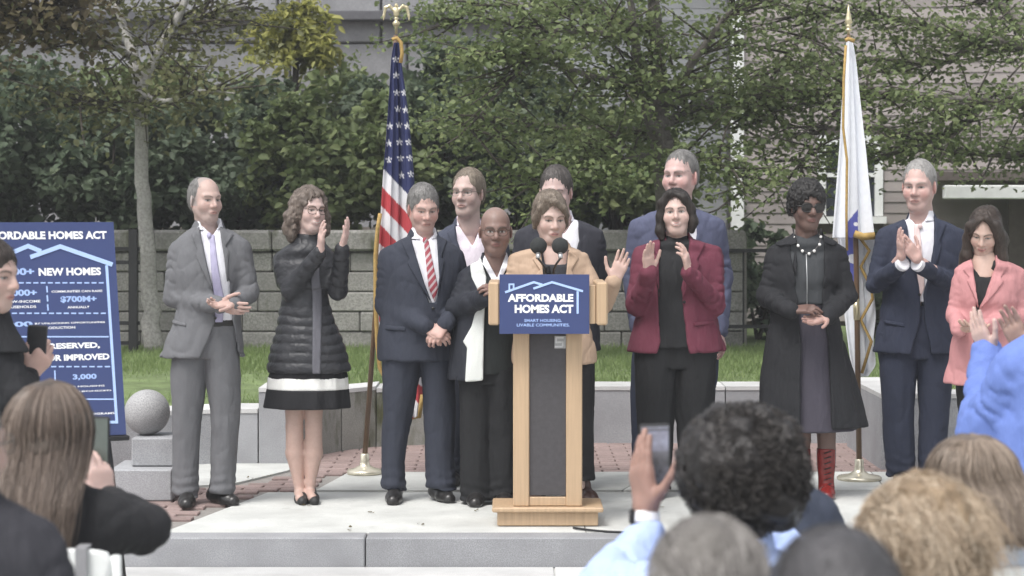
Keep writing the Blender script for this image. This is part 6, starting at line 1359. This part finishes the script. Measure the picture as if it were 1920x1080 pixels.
def screen_pic(name):
    m, t, b = _new(name); tc = t.nodes.new('ShaderNodeTexCoord'); sp = t.nodes.new('ShaderNodeSeparateXYZ'); t.links.new(tc.outputs['Generated'], sp.inputs[0]); r = t.nodes.new('ShaderNodeValToRGB'); r.color_ramp.interpolation = 'EASE'
    e = r.color_ramp.elements; e[0].position = .0; e[0].color = (.05, .045, .045, 1); e[1].position = 1.0; e[1].color = (.42, .44, .52, 1)
    for p_, c_ in ((.42, (.09, .09, .09)), (.52, (.16, .16, .17)), (.60, (.36, .37, .46)), (.9, (.42, .43, .55)), (.94, (.10, .10, .12))): q = e.new(p_); q.color = (*c_, 1)
    t.links.new(sp.outputs[2], r.inputs[0]); n = noise(t, 50, 3); t.links.new(mix(t, ramp(t, n, .3, .7), r.outputs[0], (.2, .2, .22)), b.inputs['Base Color']); b.inputs['Roughness'].default_value = .15
    t.links.new(r.outputs[0], b.inputs['Emission Color']); b.inputs['Emission Strength'].default_value = .10; m.node_tree.nodes[-1]; return m
phone(186, 832, 5.3 + .42, 'phone held up at the edge of the long brown hair', -28, .075, .15, plain('screen_dim', (.10, .12, .11), .12))
chair(W(88, 0, 5.36)[0], 5.36, 'white folding chair with a grey strap over its back, lower left')
stp = MB().box((0, 0, 0), (.028, .006, .30), None, .001).box((0, .028, .15), (.028, .06, .006)).build('bag_strap', M_STRAP, None); stp.location = W(152, 1145, 5.105); tag(stp, 'grey bag strap hanging over the white chair back', 'strap')

# ---- standing woman with phone at the left edge
M_BCOAT = cloth('black_coat_left', (.018, .0185, .021), .85)
P = Person('dark haired woman in a black coat, in profile holding a phone at left edge', -20, 1080, (.56, .38, .31), GZ, Y=7.3); P.o[2] = GZ
arms = {'r': (P.p(30, 740, -.05), P.p(52, 706, .10)), 'l': (P.p(-90, 745, .0), P.p(-20, 700, .15))}
st = back_torso(P, M_BCOAT, (-25, 598), (-105, 640), (42, 640), rows=[(760, -30, 70, .13), (860, -30, 72, .14), (960, -30, 82, .16)], arms=arms, seed=6, name='coat', r=(.068, .056, .046))
P.head(-18, 516, 136, 68, 6, 0, paint=dict(brow=(.06, .045, .04), lip=(.42, .2, .18)), shape=dict(fem=True), h=.005)
f = hair_base(.012, .02, .014, .070, False, -.07, seed=21, side=-.03, sz=.0); f.el((0, .10, .0), (.05, .045, .05), .02); P.hair(f, hairmat('hair_leftdark', (.03, .023, .02), (.10, .08, .07)), .006)
g = Field(); g.zl([(P.z(660), P.x(-12), -.01, .125, .10), (P.z(600), P.x(-22), 0, .085, .08), (P.z(580), P.x(-24), .01, .075, .072)], 0).disp(.004, (12, 12, 12), 4, 2); P.part('collar', g, M_BCOAT, .008)
w, e = arms['r'][1], arms['r'][0]; P.hand('R', w, (.55, .3, .75), (-.3, .85, .2), e, (.45, .5, .5, .55), .15, (.7, .3), h=.005)
P.pelvis = P.p(-25, 860); f = Field()
for s_ in (-1, 1): f.chain([(P.x(-28) + s_ * .09, 0, .85), (P.x(-28) + s_ * .10, 0, .48), (P.x(-28) + s_ * .10, 0, .10)], [.09, .068, .055], .02); f.rc((P.x(-28) + s_ * .10, .02, .045), (P.x(-28) + s_ * .12, .16, .035), .042, .036, .02)
P.part('trousers', f, M_JEANS, .012); P.finish()
phone(69, 640, 7.42, 'dark phone in the hand of the woman at the left edge', 12, .07, .115, None, 4)

# ---- person in a dark jacket, bottom left corner
P = Person('grey haired person in a dark charcoal jacket cut off by the lower left corner', -60, 1080, (.55, .38, .31), GZ, Y=4.1); P.o[2] = GZ
back_torso(P, cloth('charcoal_jacket', (.035, .035, .042)), (-70, 930), (-260, 985), (112, 985), seed=8, arms={'r': (P.p(108, 1180, .0), P.p(60, 1250, .2)), 'l': (P.p(-250, 1180, .0), P.p(-200, 1250, .2))}); seated_lower(P, 0, M_JEANS)
P.head(-72, 838, 225, 150, 0, 0, h=.009); P.hair(hair_base(.010, .012, .014, .07, True, -.05, seed=24), HAIRM['grey'], .009); glasses(P, 'metal'); P.finish(); chair(W(-60, 0, 4.2)[0], 4.2, 'white folding chair hidden beneath a seated spectator')

# ---- person with big black curls filming
M_LBLUE = cloth('light_blue_shirt', (.36, .45, .70), .8, .1)
P = Person('person with a large round black afro in a light blue shirt filming with a phone', 1390, 1080, (.36, .22, .17), GZ, Y=4.75); P.o[2] = GZ
arms = {'l': (P.p(1140, 1110, .10), P.p(1212, 1010, .26)), 'r': (P.p(1560, 1120, .15), P.p(1440, 1000, .40))}
back_torso(P, M_LBLUE, (1390, 1030), (1205, 1066), (1575, 1066), arms=arms, seed=10, name='shirt', r=(.075, .066, .05), wr=.009); seated_lower(P, 0, M_JEANS)
P.head(1388, 900, 200, 172, 0, 0, h=.009, dy=.0)
rg = np.random.default_rng(41); c0 = P.p(1396, 882, -.0); f = Field(); f.el(c0, (.132, .135, .132), 0); f.el(c0 + np.array([-.02, 0, .03]), (.12, .12, .12), .03); f.el(c0 + np.array([.01, -.02, -.06]), (.115, .10, .085), .03)
f.fn(lambda X, Y, Z: np.maximum(c0[1] + .06 - Y + 0 * X, Z - c0[2] - .05 + 0 * X), 'sub', .02); f.disp(.022, (20, 20, 20), 6, 3); P.part('hair', f, hairmat('hair_afro', (.016, .014, .014), (.05, .045, .043), sc=(90, 90, 90)), .007)
N = 3600; u = sph(N * 2, rg); u = u[(u[:, 1] < .45) & (u[:, 2] > -.85)][:N]; N = len(u); rad = np.stack([.138 + 0 * u[:, 0], .138 + 0 * u[:, 0], .140 + 0 * u[:, 0]], 1) * (1 + .07 * vnoise(u[:, 0] * 4, u[:, 1] * 4, u[:, 2] * 4, 9))[:, None]; K = 14; t = np.linspace(0, 1, K)
a = np.cross(u, sph(N, rg)); a /= np.linalg.norm(a, axis=1)[:, None]; b = np.cross(u, a); L_ = rg.uniform(.012, .030, N); tw = rg.uniform(9, 16, N); rr = rg.uniform(.004, .008, N); ph = rg.uniform(0, 6.28, N)
cc = c0 + u * rad * .93; ang = tw[:, None] * t + ph[:, None]; lean = a * rg.uniform(.0, .02, N)[:, None]
pts = cc[:, None] + u[:, None] * (L_[:, None] * t)[:, :, None] + a[:, None] * (rr[:, None] * np.cos(ang))[:, :, None] + b[:, None] * (rr[:, None] * np.sin(ang))[:, :, None] + lean[:, None] * t[None, :, None]**2; strands(P, 'hair_curl', pts, rg.uniform(.0012, .0022, N), HS['afro'], .6)
w, e = arms['l'][1], arms['l'][0]; wd_ = P.p(1210, 962, .27); P.hand('L', wd_, (-.10, .15, .97), (.85, .5, .0), w + (w - wd_) * .5, (.10, .12, .15, .2), .12, (.95, .5), h=.005, size=1.12)
d = (wd_ - w); d /= np.linalg.norm(d); f = Field(); f.rc(w - d * .02, wd_, .034, .030, 0); P.skinfield(f, .006)
ax = wd_ + np.array([0, 0, -.008]); wt = Field(); wt.rc(ax - d * .013, ax + d * .013, .0355, .0345, 0); wt.fn(lambda X, Y, Z: np.abs((X - ax[0]) * d[0] + (Y - ax[1]) * d[1] + (Z - ax[2]) * d[2]) - .014, 'int', .003); P.part('watch_strap', wt, plain('watch_white', (.80, .79, .80), .5), .005)
P.mesh_part('watch_face', MB().box(ax + np.array([-.031, -.008, 0]), (.016, .034, .036), None, .005), plain('phone_black', (.02, .02, .022), .3))
P.finish(); phone(1227, 852, 4.75 + .33, 'phone held up showing the stage, left of the black afro', 6, .075, .150, screen_pic('screen_picture'), -1, 6); chair(W(1390, 0, 4.85)[0], 4.85, 'white folding chair hidden beneath a seated spectator')

# ---- navy shouldered person in front of the afro
P = Person('person in a dark navy jacket, one shoulder showing right of the black afro', 1465, 1080, (.5, .34, .28), GZ, Y=5.75); P.o[2] = GZ
back_torso(P, cloth('navy_jacket_dull', (.035, .042, .062)), (1458, 905), (1340, 940), (1580, 940), seed=12, arms={'r': (P.p(1578, 1050, .05), P.p(1530, 1100, .25)), 'l': (P.p(1342, 1050, .05), P.p(1390, 1100, .25))}); seated_lower(P, 0, M_JEANS)
P.head(1430, 862, 150, 180, 12, 0, h=.009, dy=.04); P.hair(hair_base(.010, .012, .010, .07, True, -.05, seed=25), HAIRM['dark'], .009); P.finish()

# ---- short grey haired head, bottom centre right
def fuzz(P, c0, rad, n, ln, r, mat, rg, ymax=.5, comb=(0, 0, 0), curl=0.0, name='hair_strand', zmin=-.6, K=8):
    u = sph(n * 2, rg); u = u[(u[:, 1] < ymax) & (u[:, 2] > zmin)][:n]; N = len(u); t = np.linspace(0, 1, K); L_ = rg.uniform(.6, 1.2, N) * ln
    cn = np.stack([vnoise(u[:, 0] * 3.2 + 7 * i, u[:, 1] * 3.2, u[:, 2] * 3.2, 60 + i) for i in range(3)], 1); g = np.array(comb) + rg.normal(size=(N, 3)) * .22 + cn * (.9 if curl else .35); g -= u * (g * u).sum(1)[:, None] * .85; ph = rg.uniform(0, 6.28, N); a = np.cross(u, g); a /= np.linalg.norm(a, axis=1)[:, None] + 1e-9
    pts = c0 + (u * np.array(rad))[:, None] * (.985 + .05 * np.sin(t * math.pi)[None, :, None]) + g[:, None] * (L_[:, None] * t)[:, :, None] - np.array([0, 0, 1]) * (L_[:, None] * t**2)[:, :, None] * .35
    if curl: pts = pts + a[:, None] * (curl * np.sin(ph[:, None] + t * 12))[:, :, None] + u[:, None] * (curl * np.cos(ph[:, None] + t * 12))[:, :, None]
    strands(P, name, pts, rg.uniform(.6, 1.2, N) * r, mat)
rg = np.random.default_rng(51)
P = Person('x', 1325, 1080, (.52, .37, .31), GZ, Y=3.16); P.o[2] = GZ; P.label = 'short greying brown haired spectator, nearest head below the black afro'
back_torso(P, cloth('grey_sweater', (.10, .10, .11)), (1325, 1240), (1070, 1300), (1580, 1300), seed=14); seated_lower(P, 0, M_JEANS); P.head(1325, 1128, 310, 180, 0, 0, h=.009); P.hair(hair_base(.008, .010, .009, .07, True, -.06, seed=26, groove=.001), hairmat('hair_greybrown', (.12, .11, .10), (.24, .225, .21)), .008)
c0 = P.hw([(0, .014, .030)])[0]; fuzz(P, c0, (.088, .112, .100), 2600, .05, .0010, HS['grey'], rg, .6, (.25, -.75, -.2)); P.finish(); chair(W(1325, 0, 3.26)[0], 3.26, 'white folding chair hidden beneath a seated spectator')
P = Person('spectator with close cropped dark grey hair, lowest head at the bottom edge', 1565, 1080, (.3, .2, .16), GZ, Y=2.8); P.o[2] = GZ
back_torso(P, M_DKTOP, (1565, 1330), (1280, 1390), (1850, 1390), seed=16); seated_lower(P, 0, M_JEANS); P.head(1565, 1172, 365, 180, 0, 0, h=.009); P.hair(hair_base(.008, .010, .006, .07, True, -.06, seed=27, groove=.0006), hairmat('hair_cropgrey', (.06, .058, .062), (.11, .105, .11)), .008)
c0 = P.hw([(0, .014, .030)])[0]; fuzz(P, c0, (.090, .114, .100), 2200, .014, .0009, HS['dkgrey'], rg, .6, (.1, -.2, .3)); P.finish(); chair(W(1565, 0, 2.9)[0], 2.9, 'white folding chair hidden beneath a seated spectator')
# ---- blond curls
P = Person('spectator with short tousled blond curls at the bottom right', 1722, 1080, (.58, .42, .35), GZ, Y=4.1); P.o[2] = GZ
back_torso(P, cloth('dark_cardigan', (.06, .06, .075)), (1735, 1130), (1560, 1170), (1900, 1170), seed=18); seated_lower(P, 0, M_JEANS); P.head(1725, 1022, 230, 180, 4, 0, h=.009); f = hair_base(.030, .034, .024, .07, False, -.09, seed=28); f.disp(.022, (17, 17, 17), 4, 3); P.hair(f, hairmat('hair_blondcurl', (.22, .155, .095), (.42, .32, .21)), .008)
c0 = P.hw([(0, .018, .025)])[0]; fuzz(P, c0, (.118, .132, .110), 3400, .11, .0014, HS['blond'], rg, .55, (.1, -.35, -.5), .005, 'hair_curl', -.8, 12); P.finish(); chair(W(1722, 0, 4.2)[0], 4.2, 'white folding chair hidden beneath a seated spectator')
# ---- light brown long hair, white top
P = Person('spectator with long light brown hair over a pale blue-white top, lower right', 1830, 1080, (.58, .42, .35), GZ, Y=5.0); P.o[2] = GZ
back_torso(P, cloth('pale_blue_top', (.60, .66, .74), .8, .06), (1835, 985), (1712, 1018), (1985, 1010), seed=20, name='top', arms={'r': (P.p(1990, 1130, .05), P.p(1930, 1200, .25)), 'l': (P.p(1705, 1130, .05), P.p(1760, 1200, .25))}); seated_lower(P, 0, M_JEANS); P.head(1828, 908, 175, 160, 4, 0, h=.009, dy=.05)
f = Field(); c0 = P.p(1824, 894, .01); f.el(c0, (.102, .122, .104), 0); f.zl([(P.z(1004), P.x(1868), -.14, .05, .02), (P.z(950), P.x(1846), -.10, .09, .05), (P.z(890), P.x(1826), .0, .098, .10)], .03); f.disp(.005, (26, 26, 6), 3, 2); f.fn(lambda X, Y, Z: np.maximum(.05 - Y + 0 * X, Z - P.z(880) + 0 * X), 'sub', .02); P.part('hair', f, hairmat('hair_ltbrown', (.13, .10, .08), (.25, .20, .165)), .008)
N = 900; th = rg.uniform(-math.pi * 1.02, .02 * math.pi, N); K = 14; t = np.linspace(0, 1, K)[None, :]; z = P.z(814) + (P.z(1000) - P.z(814)) * t**1.1 * rg.uniform(.8, 1.06, N)[:, None]; dz = P.z(814) - z; pr = np.where(dz < .10, np.sqrt(np.clip(1 - (1 - dz / .10)**2, 0, 1)), 1 - .35 * np.clip((dz - .14) / .1, 0, 1)); j = 1 + .04 * rg.normal(size=(N, 1))
pts = np.stack([P.x(1823) + .045 * np.clip((dz - .08) / .16, 0, 1) * (1 + .5 * np.cos(th)[:, None]) + .106 * pr * np.cos(th)[:, None] * j + .008 * np.sin(t * 10 + rg.uniform(0, 6, (N, 1))) * t, .01 + .128 * pr * np.sin(th)[:, None] * j - .12 * np.clip((dz - .10) / .12, 0, 1), z + 0 * th[:, None]], 2); strands(P, 'hair_strand', pts, rg.uniform(.0013, .0026, N), HS['ltbrown']); P.finish(); chair(W(1830, 0, 5.1)[0], 5.1, 'white folding chair hidden beneath a seated spectator')
# ---- blue shirt, clapping, right edge
M_BLUE = cloth('royal_blue_shirt', (.12, .18, .44), .8, .1)
P = Person('person in a bright blue shirt clapping with raised hands at the right edge', 1990, 1080, (.62, .45, .38), GZ, Y=7.0); P.o[2] = GZ
arms = {'l': (P.p(1838, 806, .12), P.p(1850, 662, .34)), 'r': (P.p(2140, 800, .15), P.p(1930, 650, .40))}
back_torso(P, M_BLUE, (1985, 615), (1872, 660), (2110, 660), rows=[(800, 1985, 108, .13), (900, 1985, 108, .14), (1000, 1985, 112, .15)], arms=arms, seed=22, name='shirt', r=(.082, .076, .055), wr=.006, fold=.004)
P.head(1990, 520, 132, 180, 0, 0, h=.009); P.hair(hair_base(.012, .014, .014, .07, True, -.05, seed=29), HAIRM['brown'], .009)
w, e = arms['l'][1], arms['l'][0]; P.hand('L', P.p(1856, 668, .33), (-.38, .1, .9), (.8, .45, .1), e, (.1, .1, .12, .15), .3, (.7, .3), h=.005); w, e = arms['r'][1], arms['r'][0]; P.hand('R', P.p(1918, 660, .40), (-.35, .1, .9), (-.6, -.7, .2), e, (.15,) * 4, .3, (.7, .3), h=.005, skin=(.34, .24, .20))
P.pelvis = P.p(1985, 1000); f = Field()
for s_ in (-1, 1): f.chain([(P.x(1985) + s_ * .09, 0, .70), (P.x(1985) + s_ * .10, 0, .42), (P.x(1985) + s_ * .10, 0, .10)], [.10, .07, .055], .02); f.rc((P.x(1985) + s_ * .10, .02, .045), (P.x(1985) + s_ * .12, .16, .035), .042, .036, .02)
P.part('trousers', f, M_JEANS, .012); P.finish()
